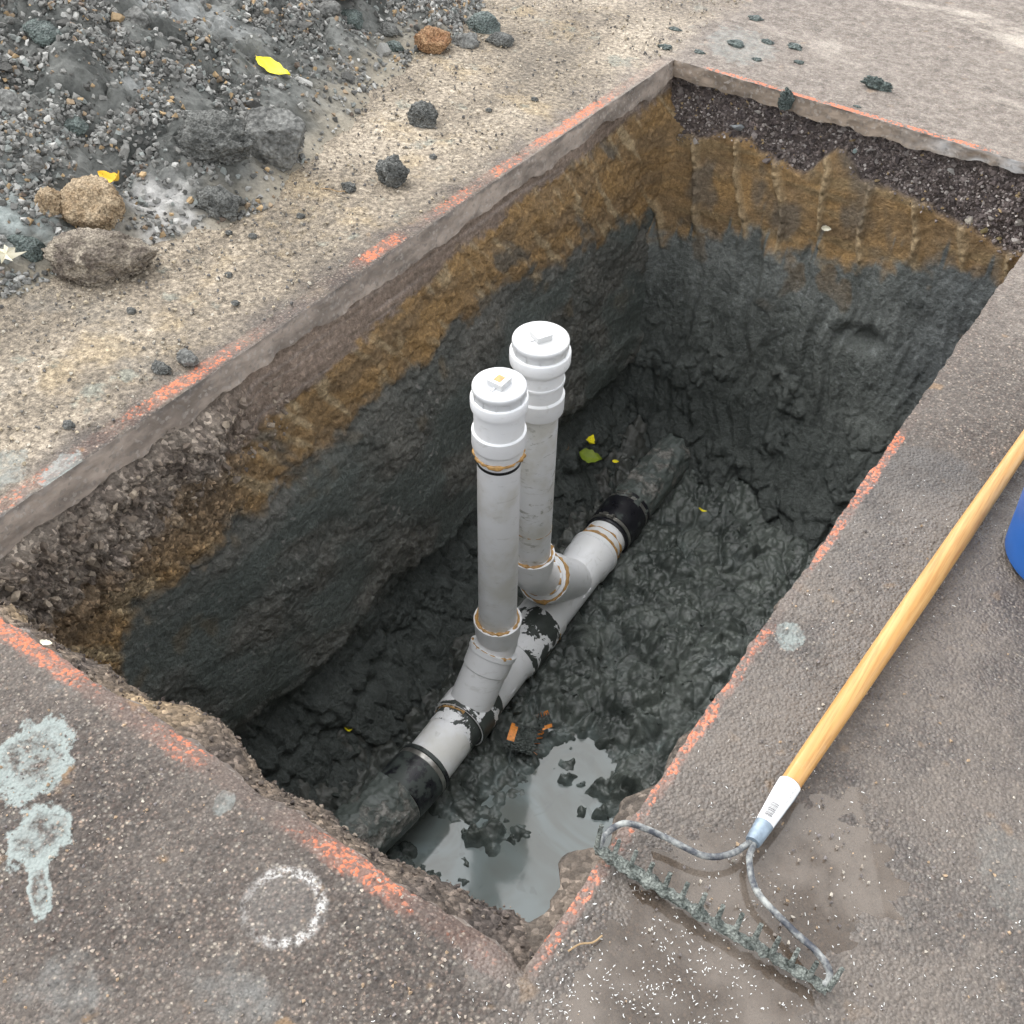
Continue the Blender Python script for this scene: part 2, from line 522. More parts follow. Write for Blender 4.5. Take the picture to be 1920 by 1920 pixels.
def mat_cut():
    n = NT('sawn_pavement_edge')
    c = n.attr('Col')
    p = n.pos
    st = n.noise(30, 5, .68, vec=n.mapv(p, scale=(.8, .8, 1.6)))
    c = n.mix(.7, c, n.ramp(st, [(.3, .70), (.5, 1.0), (.7, 1.2)]), 'MULTIPLY')
    ag = n.vor(130, 'Color')
    c = n.mix(n.m('MULTIPLY', n.mr(n.sep(ag)[0], .72, .78), .40), c, n.mix(n.sep(ag)[1], (.12, .11, .10), (.46, .42, .38)))
    f = n.noise(160, 3, .6)
    return n.done(n.bsdf(c, .85, n.bump(n.m('ADD', n.m('MULTIPLY', f, .6), st), .5, .004), spec=.3))

def mat_soil():
    n = NT('trench_soil')
    c = n.attr('Col')
    w = n.attr('Wet', False)
    g = n.attr('Grit', False)
    f1, f2 = n.noise(55, 5, .65), n.noise(190, 3, .6)
    c = n.mix(.75, c, n.ramp(f1, [(.28, .55), (.5, 1.0), (.72, 1.45)]), 'MULTIPLY')
    c = n.mix(.45, c, n.ramp(f2, [(.3, .65), (.5, 1), (.72, 1.35)]), 'MULTIPLY')
    vc = n.sep(n.vor(110, 'Color'))
    c = n.mix(n.m('MULTIPLY', g, .8), c, n.mix(1, c, n.ramp(vc[0], [(0, .5), (.6, 1.0), (.9, 1.7), (1, 2.6)]), 'MULTIPLY'))
    h = n.m('ADD', n.m('MULTIPLY', f1, 1.6), n.m('MULTIPLY', f2, .5))
    h = n.m('ADD', h, n.m('MULTIPLY', n.m('MULTIPLY', n.vor(110, 'Distance'), -1.0), g))
    nrm = n.bump(h, .8, .009)
    return n.done(n.bsdf(c, n.mr(w, 0, 1, .92, .46), nrm, spec=.4))

def mat_mud():
    n = NT('wet_clay_mud')
    c = n.attr('Col')
    w = n.attr('Wet', False)
    f1, f2 = n.noise(30, 5, .66), n.noise(150, 3, .55)
    c = n.mix(.6, c, n.ramp(f1, [(.28, .6), (.5, 1.0), (.75, 1.5)]), 'MULTIPLY')
    nrm = n.bump(n.m('ADD', n.m('MULTIPLY', f1, 1.5), n.m('MULTIPLY', f2, .4)), .6, .007)
    r = n.mr(n.m('ADD', w, n.m('MULTIPLY', n.m('SUBTRACT', f1, .5), .9)), 0, 1, .48, .15)
    return n.done(n.bsdf(c, r, nrm, spec=.55))

def mat_slurry():
    n = NT('silty_slurry')
    sw = n.noise(3.4, 3, .5, dist=1.6)
    s2 = n.noise(9, 3, .5, dist=1.2)
    c = n.mix(n.mr(sw, .36, .62), (.135, .150, .138), (.185, .225, .225))
    c = n.mix(n.mr(s2, .58, .66, 0, .5), c, (.11, .13, .125))
    nrm = n.bump(n.noise(14, 2, .5), .05, .01)
    return n.done(n.bsdf(c, .07, nrm, spec=.6))

def mat_film():
    n = NT('thin_muddy_water')
    lw = n.new('ShaderNodeFresnel', None, IOR=1.40).outputs[0]
    cl = n.mr(n.noise(6, 4, .6), .36, .60, .15, .50)
    tr = n.new('ShaderNodeBsdfTransparent', None, Color=(.70, .60, .50)).outputs[0]
    di = n.new('ShaderNodeBsdfDiffuse', None, Color=(.25, .212, .178)).outputs[0]
    gl = n.new('ShaderNodeBsdfGlossy', None, Color=(1, 1, 1), Roughness=.02).outputs[0]
    a = n.new('ShaderNodeMixShader', None, i0=cl, i1=tr, i2=di).outputs[0]
    return n.done(n.new('ShaderNodeMixShader', None, i0=lw, i1=a, i2=gl).outputs[0])

def mat_stone_attr(name='crushed_stone', dusty=.5, bump=.6):
    n = NT(name)
    c = n.attr('Col')
    f = n.noise(90, 4, .65)
    c = n.mix(.6, c, n.ramp(f, [(.28, .55), (.5, 1.0), (.75, 1.4)]), 'MULTIPLY')
    return n.done(n.bsdf(c, .85, n.bump(f, bump, .004), spec=.3))

def mat_stone_obj():
    n = NT('loose_stone')
    c = n.new('ShaderNodeObjectInfo').outputs['Color']
    f = n.noise(70, 4, .65)
    c = n.mix(.7, c, n.ramp(f, [(.28, .5), (.5, 1.0), (.75, 1.4)]), 'MULTIPLY')
    return n.done(n.bsdf(c, .85, n.bump(f, .7, .006), spec=.3))

def mat_clod(name, a, b, rough=.85, scale=30, c3=None):
    n = NT(name)
    f, g = n.noise(scale, 5, .62), n.noise(scale * 5, 3, .6)
    c = n.mix(n.mr(f, .35, .65), a, b)
    if c3: c = n.mix(n.mr(n.noise(scale * .6, 4, .6, vec=n.mapv(n.pos, loc=(5, 5, 5))), .5, .64), c, c3)
    c = n.mix(.6, c, n.ramp(g, [(.28, .55), (.5, 1), (.75, 1.45)]), 'MULTIPLY')
    vd = n.vor(scale * 4.5, 'Distance')
    c = n.mix(.6, c, n.ramp(vd, [(0, 1.25), (.45, 1.0), (.8, .45)]), 'MULTIPLY')
    return n.done(n.bsdf(c, rough, n.bump(n.m('SUBTRACT', n.m('ADD', f, n.m('MULTIPLY', g, .6)), n.m('MULTIPLY', vd, .8)), 1.0, .010), spec=.4))

def mat_pvc(name, mud=0.0, stain=.15, scuff=.3, base=(.91, .92, .93)):
    n = NT(name)
    p = n.pos
    lo = n.noise(7, 4, .6)
    c = n.mix(n.mr(lo, .40, .66, 0, stain), base, (.64, .62, .54))
    sc = n.noise(16, 5, .65, vec=n.mapv(p, scale=(1, 1, 2.6)), dist=1.3)
    c = n.mix(n.mr(sc, .56, .70, 0, scuff), c, (.40, .40, .35))
    fl = n.mr(n.noise(34, 3, .5, vec=n.mapv(p, scale=(1, 1, .6), loc=(3, 1, 8))), .775, .79)
    c = n.mix(n.m('MULTIPLY', fl, .85), c, (.05, .05, .045))
    h = n.m('MULTIPLY', sc, .1)
    r = .36
    if mud > 0:
        q = n.noise(14, 5, .62, dist=.8)
        mk = n.mr(q, .62 - mud * .35, .645 - mud * .35)
        mud_c = n.mix(n.noise(40, 3, .6), (.035, .042, .038), (.085, .097, .088))
        c = n.mix(mk, c, mud_c)
        h = n.m('ADD', h, n.m('MULTIPLY', mk, .7))
        h = n.m('ADD', h, n.m('MULTIPLY', n.noise(45, 3, .6), n.m('MULTIPLY', mk, .7)))
        r = n.mr(mk, 0, 1, .36, .42)
    return n.done(n.bsdf(c, r, n.bump(h, .5, .004), spec=.45))

def mat_plain(name, col, rough=.5, metal=0.0, nz=.25, scale=40, bump=.2, spec=.5):
    n = NT(name)
    f = n.noise(scale, 4, .6)
    c = n.mix(nz, col, n.mix(1, col, n.ramp(f, [(.28, .35), (.5, 1), (.75, 1.6)]), 'MULTIPLY'))
    return n.done(n.bsdf(c, rough, n.bump(f, bump, .003), metal, spec))

def mat_rubber(name='black_rubber', t=.44):
    n = NT(name)
    f = n.noise(22, 5, .65)
    c = n.mix(n.mr(f, t, t + .10, 0, .9), (.010, .010, .014), (.060, .072, .066))
    return n.done(n.bsdf(c, n.mr(f, .3, .7, .25, .6), n.bump(f, .3, .003), spec=.5))

def mat_clay_pipe():
    n = NT('muddy_clay_pipe')
    q = n.noise(13, 6, .66, dist=.3)
    w = n.noise(75, 4, .65)
    mk = n.mr(q, .60, .50)
    weave = n.m('SINE', n.m('MULTIPLY', n.sep(n.pos)[2], 900))
    base = n.mix(n.mr(w, .35, .65), (.12, .116, .104), (.30, .292, .265))
    c = n.mix(mk, base, n.mix(w, (.060, .072, .065), (.140, .160, .147)))
    h = n.m('ADD', n.m('MULTIPLY', mk, .8), n.m('ADD', n.m('MULTIPLY', w, .6), n.m('MULTIPLY', weave, .05)))
    return n.done(n.bsdf(c, .42, n.bump(h, .7, .006), spec=.5))

def mat_wood():
    n = NT('ash_wood_handle')
    p = n.mapv(n.pos, scale=(1, .035, 1))
    g = n.noise(230, 3, .6, vec=p, dist=.3)
    g2 = n.noise(60, 3, .6, vec=p)
    c = n.mix(n.mr(g2, .35, .65), (.50, .262, .078), (.58, .342, .122))
    c = n.mix(n.mr(g, .46, .66, 0, .50), c, (.33, .145, .036))
    d = n.mr(n.noise(11, 6, .7), .60, .74, 0, .40)
    c = n.mix(d, c, (.55, .43, .29))
    return n.done(n.bsdf(c, .42, n.bump(g, .25, .001), spec=.4, coat=.15, coat_rough=.3))

def mat_chipped(name):
    n = NT(name)
    q = n.noise(75, 4, .65)
    q2 = n.noise(18, 3, .6)
    mk = n.mr(n.m('ADD', n.m('MULTIPLY', q, .5), n.m('MULTIPLY', q2, .6)), .46, .68)
    c = n.mix(mk, (.045, .050, .062), (.36, .37, .35))
    return n.done(n.bsdf(c, .6, n.bump(q, .5, .002), spec=.4))

def mat_leaf(name, a, b, spots=True):
    n = NT(name)
    f = n.noise(60, 3, .6)
    c = n.mix(f, a, b)
    if spots:
        c = n.mix(n.mr(n.noise(130, 2, .5), .68, .73, 0, .8), c, (.10, .07, .02))
    return n.done(n.bsdf(c, .5, n.bump(f, .2, .002), spec=.35))

MT = dict(
    asphalt=mat_asphalt(), cut=mat_cut(), soil=mat_soil(), mud=mat_mud(), slurry=mat_slurry(), film=mat_film(),
    stone=mat_stone_attr(), lstone=mat_stone_obj(),
    heap=mat_stone_attr('heap_soil', bump=.9),
    darkclod=mat_clod('dark_clay_clod', (.085, .087, .081), (.20, .202, .188)),
    browncl=mat_clod('brown_soil_clod', (.13, .105, .085), (.30, .255, .20), c3=(.40, .345, .27)),
    tancl=mat_clod('tan_soil_clod', (.33, .235, .14), (.50, .39, .26)),
    rustcl=mat_clod('rusty_soil_clod', (.26, .13, .06), (.42, .26, .14)),
    greycl=mat_clod('grey_clay_slab', (.12, .12, .112), (.23, .23, .215), scale=18),
    greencl=mat_clod('green_clay_clod', (.06, .078, .072), (.155, .19, .175), rough=.5),
    pvc=mat_pvc('white_pvc'), pvccap=mat_pvc('cap_pvc', stain=.3, scuff=.45, base=(.60, .61, .62)), rubberc=mat_rubber('glossy_black_rubber', .55), pvcd=mat_pvc('scuffed_pvc', stain=.7, scuff=.9),
    pvcm=mat_pvc('muddy_pvc', mud=.40), pvcm2=mat_pvc('mud_caked_pvc', mud=.46), pvcm3=mat_pvc('mud_flecked_pvc', mud=-.05, stain=.55),
    glue=mat_plain('amber_glue', (.50, .29, .10), .4, nz=.6, scale=80, bump=.5),
    rubber=mat_rubber(), steel=mat_plain('dull_steel', (.42, .41, .38), .34, .85, .5, 60),
    black=mat_plain('black_gasket', (.008, .008, .009), .45),
    claypipe=mat_clay_pipe(), wood=mat_wood(), chipped=mat_chipped('chipped_steel'),
    ferrule=mat_plain('galvanised_steel', (.24, .30, .36), .45, .35, .5, 60),
    paper=mat_plain('white_label', (.80, .80, .79), .5, nz=.08), ink=mat_plain('label_ink', (.07, .07, .075), .6, nz=.1),
    greyink=mat_plain('faded_label_ink', (.46, .46, .46), .6, nz=.1),
    rakemud=mat_clod('drying_rake_mud', (.10, .118, .106), (.30, .325, .295), rough=.6, scale=45),
    blue=mat_plain('blue_plastic', (.020, .105, .36), .42, nz=.12, scale=25, bump=.1),
    leafy=mat_leaf('yellow_leaf', (.83, .70, .012), (.92, .82, .03)), leafo=mat_leaf('orange_leaf', (.78, .42, .02), (.88, .58, .06)),
    leafw=mat_leaf('pale_leaf', (.56, .52, .38), (.66, .62, .50), False), leafg=mat_leaf('green_leaf', (.12, .20, .02), (.30, .36, .03)),
    leafb=mat_leaf('brown_leaf', (.24, .12, .05), (.40, .24, .11)),
    shard=mat_clod('mud_coated_shard', (.045, .055, .050), (.10, .115, .105), rough=.35),
    orange=mat_plain('orange_earthenware', (.75, .27, .05), .5, nz=.6, scale=90), 
    chaff=mat_plain('white_plastic_shaving', (.80, .81, .79), .5, nz=.05), twig=mat_plain('dry_twig', (.34, .23, .12), .7),
)

# ================================================================== LARGE STRUCTURE
# ------------------------------------------------------------------ pavement sheet with the trench cut out
def rim_shift(side, t):
    """wander of the cut edge, positive = into the pit"""
    if side == 'left':  return .0022 * fbm(t * 9, 1.5, 0, 3) + .0012 * pn(t * 60, 3.3)
    if side == 'far':   return .0025 * fbm(t * 8, 4.5, 0, 3) + .0015 * pn(t * 70, 1.3)
    if side == 'right': return .006 * fbm(t * 7, 8.5, 0, 4) + .003 * pn(t * 60, 2.3)
    return .010 * fbm(t * 6, 12.5, 0, 4, .6) + .004 * pn(t * 55, 5.3) + .008

def steps(a, b, d):
    return list(np.linspace(a, b, max(2, int(round((b - a) / d)) + 1))[:-1])
xs = [-60, -25, -12, -8, -6] + steps(-5, -1.80, .035) + steps(-1.80, X0, .009) + steps(X0, X1, .008) + steps(X1, .45, .010) + steps(.45, 1.6, .05) + [1.6, 2.5, 5, 12, 25, 60]
ys = [-60, -25, -12, -5, -2, -1] + steps(-.6, .1, .04) + steps(.1, Y0, .009) + steps(Y0, Y1, .008) + steps(Y1, 3.62, .009) + steps(3.62, 6.5, .035) + [6.5, 8, 12, 25, 60]
xs, ys = np.array(xs), np.array(ys)
ix0, ix1 = np.argmin(abs(xs - X0)), np.argmin(abs(xs - X1))
iy0, iy1 = np.argmin(abs(ys - Y0)), np.argmin(abs(ys - Y1))
xs[ix0], xs[ix1], ys[iy0], ys[iy1] = X0, X1, Y0, Y1
GX, GY = np.meshgrid(xs, ys, indexing='ij')
sd = np.maximum(np.maximum(X0 - GX, GX - X1), np.maximum(Y0 - GY, GY - Y1))
near_fade = np.clip(1 - sd / .07, 0, 1)
PX, PY = GX.copy(), GY.copy()
iny = (GY >= Y0 - .005) & (GY <= Y1 + .005)
inx = (GX >= X0 - .005) & (GX <= X1 + .005)
cf = lambda t, a, b: np.clip((t - a) / .03, 0, 1) * np.clip((b - t) / .03, 0, 1)
wy, wx_ = cf(GY, Y0, Y1), cf(GX, X0, X1)
PX += np.where(iny & (GX <= X0), rim_shift('left', GY) * near_fade * wy, 0)
PX -= np.where(iny & (GX >= X1), rim_shift('right', GY) * near_fade * wy, 0)
PY -= np.where(inx & (GY >= Y1), rim_shift('far', GX) * near_fade * wx_, 0)
PY += np.where(inx & (GY <= Y0), rim_shift('near', GX) * near_fade * wx_, 0)
puddle = np.exp(-(((GX + .14) / .20) ** 2 + ((GY - .80) / .24) ** 2) ** 2) + .6 * np.exp(-(((GX + .06) / .12) ** 2 + ((GY - 1.08) / .16) ** 2))
inner = (abs(GX) < 4.5) & (abs(GY - 2) < 5)
GZ = np.where(inner, .0045 * fbm(GX * 2.2, GY * 2.2, 2.2, 3) + .0024 * fbm(GX * 26, GY * 26, 5.5, 4, .6) * (sd < .5) * (GY < 3), 0)
GZ = GZ * np.clip(sd / .05, 0, 1) ** .5
GZ -= .0062 * np.clip(puddle, 0, 1)
GZ += .006 * sstep(-1.72, -2.1, GX) * fbm(GX * 9, GY * 9, 1, 4) * inner
GZ -= np.where((GY <= Y0) & inx, .012 * np.clip(1 - sd / .035, 0, 1) ** 2, 0)      # broken near lip sags
F = grid_faces(len(xs), len(ys)).reshape(len(xs) - 1, len(ys) - 1, 4)
keep = np.ones(F.shape[:2], bool)
keep[ix0:ix1, iy0:iy1] = False
ground = obj('ground', mesh_np('ground', np.stack([PX, PY, GZ], -1).reshape(-1, 3), F[keep]), MT['asphalt'])
tag(ground, 'worn grey-brown pavement round the trench with orange paint, chalk ring and clay splats', 'pavement', kind='structure')

# ------------------------------------------------------------------ sawn edge of the pavement, one face per side
def cut_edge(name, side, label):
    if side in ('left', 'right'):
        t = ys[iy0:iy1 + 1]
        top = PX[ix0 if side == 'left' else ix1, iy0:iy1 + 1]
        zt = GZ[ix0 if side == 'left' else ix1, iy0:iy1 + 1]
    else:
        t = xs[ix0:ix1 + 1]
        top = PY[ix0:ix1 + 1, iy1 if side == 'far' else iy0]
        zt = GZ[ix0:ix1 + 1, iy1 if side == 'far' else iy0]
    thick = {'left': .068 + .018 * fbm(t * 6, 7.7, 0, 5, .6), 'far': .054 - .022 * sstep(-1.0, -.5, t) + .014 * fbm(t * 9, 3.1, 0, 4),
             'right': .07 + 0 * t, 'near': .075 + .02 * fbm(t * 5, 9.9, 0, 3)}[side]
    if side == 'left':
        thick = thick + .020 * sstep(1.25, .8, t)
    nv = 15
    v = np.linspace(0, 1, nv)
    T, Vv = np.meshgrid(t, v, indexing='ij')
    D = Vv * thick[:, None]
    rough = {'left': .0045, 'far': .006, 'right': .006, 'near': .012}[side]
    into = rough * fbm(T * 22, D * 22, 3, 3) + {'left': .004, 'far': .004, 'right': -.004, 'near': .022}[side] * Vv
    if side == 'far':
        into = into + .010 * np.clip(fbm(T * 7, D * 20, 6, 3), 0, 1) * sstep(-.95, -.7, T)
    into = into * np.clip(Vv * 14, 0, 1)
    Z = zt[:, None] - D
    B = top[:, None] + {'left': 1, 'far': -1, 'right': -1, 'near': 1}[side] * into
    V = np.stack([B, T, Z], -1) if side in ('left', 'right') else np.stack([T, B, Z], -1)
    base = {'left': (.315, .262, .220), 'far': (.265, .212, .165), 'right': (.16, .13, .105), 'near': (.19, .155, .13)}[side]
    C = lerp(np.array(base) * 1.12, np.array(base) * .62, np.clip(fbm(T * 5, D * 14, 8, 5, .62) * 1.1 + .40, 0, 1))
    C = lerp(C, (.115, .105, .098), sstep(.20, .06, Vv + .14 * fbm(T * 34, D * 20, 2, 3)) * np.clip(.55 + fbm(T * 5, 0, 3, 3), 0, 1) * (.8 if side in ('left', 'far') else .3))
    if side == 'far':
        C = lerp(C, (.42, .41, .40), sstep(-.95, -.7, T) * np.clip(fbm(T * 12, D * 25, 9, 3) + .4, 0, 1))
    nu = len(t)
    o = obj(name, mesh_np(name, V.reshape(-1, 3), grid_faces(nu, nv), dict(Col=C.reshape(-1, 3))), MT['cut'], ground)
    o['label'] = label
    return o
cut_edge('sawn_edge', 'left', 'pale sawn pavement edge along the left of the trench')
cut_edge('sawn_edge', 'far', 'tan sawn pavement edge at the far end of the trench')
cut_edge('sawn_edge', 'right', 'straight pavement edge along the right of the trench')
cut_edge('broken_edge', 'near', 'crumbling pavement edge at the near end of the trench')

# ------------------------------------------------------------------ trench walls
OCH, OCH2, OCH3 = (.310, .195, .084), (.212, .143, .076), (.370, .280, .165)
DARK, DARK2, BLUEG = (.096, .099, .088), (.150, .146, .128), (.172, .184, .172)
PURP, BROWN = (.112, .092, .083), (.250, .190, .148)

def finish_wall(name, V, nu, nv, C, W, Gt, label):
    o = obj(name, mesh_np(name, V.reshape(-1, 3), grid_faces(nu, nv), dict(Col=np.clip(C, .004, 1).reshape(-1, 3), Wet=W.ravel(), Grit=Gt.ravel())), MT['soil'])
    return tag(o, label, 'trench wall', kind='structure')

# left wall
t = np.arange(Y0 - .12, Y1 + .10, .0053)
zz = -np.concatenate([np.arange(.055, 1.15, .0050), np.arange(1.15, 1.64, .0075)])
T, Z = np.meshgrid(t, zz, indexing='ij')
wn_ = .028 * fbm(T * 5, Z * 5, 0, 4)
b1 = np.interp(T, [.6, .94, 1.1, 1.24, 1.44, 1.74, 1.95, 2.19, 2.44, 2.72, 3.02, 3.32, 3.6], [-.27, -.265, -.23, -.215, -.243, -.214, -.187, -.175, -.145, -.13, -.13, -.12, -.12]) + wn_ * .8
b2 = np.interp(T, [.6, .94, .98, 1.19, 1.31, 1.5, 1.71, 1.94, 2.23, 2.56, 2.9, 3.37, 3.7], [-.62, -.567, -.473, -.452, -.445, -.445, -.427, -.39, -.397, -.366, -.44, -.494, -.50]) + wn_ * 1.2
brk = sstep(1.55, 1.30, T)                                  # crumbled, stony top layer near the close corner
off = np.interp(-Z, [0, .08, .16, .30, .45, .60, 1.0, 1.12, 1.17, 1.30, 1.42, 1.55, 1.7], [-.004, -.010, .000, .006, .012, .030, .075, .088, .070, .12, .22, .36, .52])
off = off + .020 * fbm(T * 2.2, Z * 2.5, 3, 3)
rough1 = .009 * fbm(T * 9, Z * 10, 5, 4) + .0060 * chunks(T, Z, .060, 3) + .0034 * chunks(T, Z, .024, 4) + .0020 * fbm(T * 80, Z * 80, 1, 3)
smooth_clay = sstep(-.20, .25, fbm(T * 2.6 + Z * 1.2, Z * 3.5, 21, 3)) * sstep(-.42, -.55, Z)
off = off + rough1 * (1 - .75 * smooth_clay) * np.where(Z > b1, .35 + .9 * brk, 1.0)
off = off + brk * sstep(-.08, -.12, Z) * (Z > b1 - .05) * (.034 + .020 * chunks(T, Z, .075, 8) + .009 * chunks(T, Z, .030, 9))
# smeared bucket lines running along the wall below the ochre
off = off + .002 * sstep(.15, .5, pn(T * 1.1, (Z + .10 * T) * 14, 31)) * sstep(b2 + .06, b2 - .06, Z) * sstep(-1.1, -.8, Z)
off = off + .016 * sstep(.0, .02, (b2 - .035 - Z)) * sstep(1.1, 1.5, T) * sstep(2.4, 2.0, T)
# slip ledges in the lower half
ledge = -.78 - .10 * (T - 1.6) + .05 * fbm(T * 4, 3, 3, 3)
off = off + .013 * sstep(ledge + .015, ledge - .02, Z) * sstep(1.9, 2.3, T)
lip = -1.06 + .06 * fbm(T * 3, 1.7, 0, 4)
off = off - .042 * sstep(lip + .006, lip - .012, Z) * sstep(lip - .22, lip - .06, Z)
lump = sstep(-1.0, -1.25, Z)
off = off + lump * (.020 * chunks(T, Z, .12, 14) + .010 * chunks(T, Z, .05, 15))
# corner fillets
off = off + .11 * np.exp(-(Y1 - T) / .07) * sstep(-.10, -.35, Z) + .20 * np.exp(-np.clip(T - Y0, 0, 9) / .10) * sstep(-.10, -.45, Z)
Xw = X0 + off
ochv = fbm(T * 3.5 + Z * 6, Z * 10 - T * 2, 13, 4)
streak = fbm((T + .75 * Z) * 16, (Z - .75 * T) * 3, 17, 4)
C = lerp(BROWN, (.150, .112, .086), np.clip(.4 + .9 * fbm(T * 2, Z * 45, 2, 3), 0, 1))
C = lerp(C, (.30, .25, .215), sstep(.1, .5, fbm(T * 1.6, Z * 60, 12, 3)) * .6)
gr = lerp((.150, .122, .100), (.29, .245, .20), np.clip(.5 + fbm(T * 16, Z * 16, 3, 3), 0, 1))
C = lerp(C, gr, brk)
och = lerp(OCH, OCH2, np.clip(.5 + ochv, 0, 1))
och = lerp(och, OCH3, sstep(.15, .6, streak))
och = lerp(och, (.13, .120, .100), sstep(.32, .65, fbm((T + Z) * 6, (Z - T) * 2.2, 25, 4)) * .8)
och = lerp(och, (.19, .145, .105), brk * sstep(-.5, -.25, Z) * .75)
k1 = sstep(b1 + .014, b1 - .014, Z + .02 * fbm(T * 30, Z * 30, 5, 3))
C = lerp(C, och, k1)
dk = lerp(DARK, DARK2, np.clip(.45 + .9 * fbm(T * 4.5, Z * 5.5, 11, 4), 0, 1))
dk = lerp(dk, (.092, .108, .098), smooth_clay * .85)
dk = lerp(dk, (.064, .073, .067), sstep(-1.0, -1.2, Z))
k2 = sstep(b2 + .030, b2 - .030, Z + .045 * fbm(T * 12, Z * 16, 8, 5))
C = lerp(C, dk, k2)
spot = sstep(.45, .9, fbm(T * 7, Z * 7, 33, 3)) * k2 * sstep(-.95, -.6, Z)
C = lerp(C, (.17, .125, .07), spot * .45)
pale = sstep(.62, .8, pn(T * 60, Z * 60, 3) + .55 * fbm(T * 5, Z * 6, 41, 2)) * k2 * sstep(-1.0, -.8, Z)
C = lerp(C, (.27, .26, .24), pale * .8)
W = np.clip(sstep(-.5, -1.2, Z) * .7 + smooth_clay * .45, 0, 1)
Gt = np.clip(brk * (Z > b2) * .9 + .25, 0, 1)
finish_wall('trench_wall_left', np.stack([Xw, T, Z], -1), len(t), len(zz), C, W, Gt, 'left side wall of the trench, brown and ochre bands over dark grey clay')

# far wall
t = np.arange(X0 - .10, X1 + .12, .0050)
zz = -np.concatenate([np.arange(.035, 1.2, .0050), np.arange(1.2, 1.64, .008)])
T, Z = np.meshgrid(t, zz, indexing='ij')
gb = np.interp(T, [-1.8, -1.72, -1.56, -1.5, -1.36, -1.26, -1.16, -1.10, -1.07, -1.02, -.98, -.8, -.6, -.53, -.36, -.2], [-.26, -.26, -.244, -.205, -.195, -.235, -.245, -.16, -.135, -.155, -.207, -.212, -.245, -.262, -.30, -.32]) + .022 * fbm(T * 11, 2.2, 0, 4)
ob = np.interp(T, [-1.8, -1.66, -1.5, -1.38, -1.27, -.99, -.75, -.5, -.36, -.2], [-.60, -.60, -.575, -.50, -.483, -.486, -.40, -.345, -.32, -.31]) + .045 * fbm(T * 9, 5.2, 0, 4)
lean = np.interp(-Z, [0, .3, .6, 1.0, 1.25, 1.42, 1.55, 1.7], [0, .012, .05, .15, .23, .32, .44, .60]) * (1 + .55 * sstep(-1.1, -.5, T) * sstep(-.7, -1.3, Z))
off = lean + .018 * fbm(T * 3, Z * 2.5, 5, 3)
ingrav = sstep(gb - .006, gb + .006, Z)
below = sstep(ob + .03, ob - .03, Z)
off = off + ingrav * (-.030 + .014 * fbm(T * 14, Z * 14, 2, 3) + .008 * np.abs(pn(T * 60, Z * 60, 2)))
# bucket teeth: slanting crumbled ridges in the ochre, upright flutes in the clay
ph = (T + 1.55 + .28 * (Z + .25)) / .157 + .20 * fbm(T * 5, Z * 4, 3, 2)
tooth = np.abs((ph - np.floor(ph)) - .5) * 2
inoch = (1 - ingrav) * (1 - below)
off = off + inoch * (.020 * sstep(.78, .97, tooth) * (1 + .8 * fbm(T * 40, Z * 40, 6, 2)) + .004 * fbm(T * 20, Z * 20, 8, 3))
fl = fbm((T + .05 * pn(T * 3, Z * 5, 9) + .06 * Z) * 10, Z * .9, 12, 3)
wide = sstep(-.5, .35, pn(T * 2.2, Z * 1.6, 15))
off = off + below * (.034 * np.abs(fl) * wide + .007 * fbm(T * 14, Z * 9, 3, 4) + .0035 * chunks(T, Z * .5, .040, 21) * wide + .0016 * fbm(T * 80, Z * 60, 6, 2))
chunk = sstep(.08, .38, fbm(T * 4.0, Z * 4.4, 45, 4))
off = off + below * sstep(-.75, -1.0, Z) * (.020 * chunk + .012 * chunks(T, Z * .7, .055, 22) * chunk)
off = off - .055 * np.exp(-(((T + .80) / .075) ** 2 + ((Z + .72) / .035) ** 2))     # dark gouge on the right
off = off + sstep(-1.2, -1.35, Z) * (.022 * chunks(T, Z, .11, 24) + .010 * chunks(T, Z, .045, 25))
off = off + .10 * np.exp(-np.clip(T - X0, 0, 9) / .06) * sstep(-.10, -.3, Z)
off = off - .045 * np.exp(-(((T + 1.66) / .04) ** 2 + ((Z + .27) / .04) ** 2))
Yw = Y1 - off
C = lerp(PURP, (.135, .110, .100), np.clip(.5 + fbm(T * 18, Z * 18, 4, 3), 0, 1))
ov = fbm(T * 5, Z * 9, 3, 4)
och = lerp(OCH, OCH2, np.clip(.55 + ov, 0, 1))
och = lerp(och, (.235, .165, .085), sstep(0, .5, fbm(T * 2.2, Z * 20, 7, 3)))
och = lerp(och, OCH3, sstep(.72, .95, tooth) * .75)
och = lerp(och, (.15, .125, .095), sstep(.05, .5, fbm(T * 6 + 3, Z * 3.5, 18, 4)) * .8)
C = lerp(och, C, ingrav)
dk = lerp((.112, .122, .112), (.076, .084, .077), np.clip(.5 + fbm(T * 6, Z * 2.5, 7, 4), 0, 1))
dk = lerp(dk, BLUEG, sstep(-.85, -.6, Z + .08 * fbm(T * 6, Z * 3, 3, 3)) * np.clip(.7 + .7 * fbm(T * 11, Z * 2, 2, 3), 0, 1))
dk = lerp(dk, (.094, .103, .106), sstep(-.85, -.5, T) * sstep(-1.0, -.7, Z) * .7)
dk = lerp(dk, (.070, .079, .073), sstep(-.9, -1.15, Z))
dots = sstep(.70, .80, pn(T * 62, Z * 62, 8) + .35) * sstep(-1.0, -.8, Z)
dk = lerp(dk, (.20, .215, .21), dots * .6)
vst = sstep(.25, .5, fbm(T * 34, Z * 2.2, 19, 2))
obl = ob + .07 * (vst - .3)
C = lerp(C, dk, sstep(obl + .035, obl - .035, Z + .045 * fbm(T * 18, Z * 18, 6, 4)))
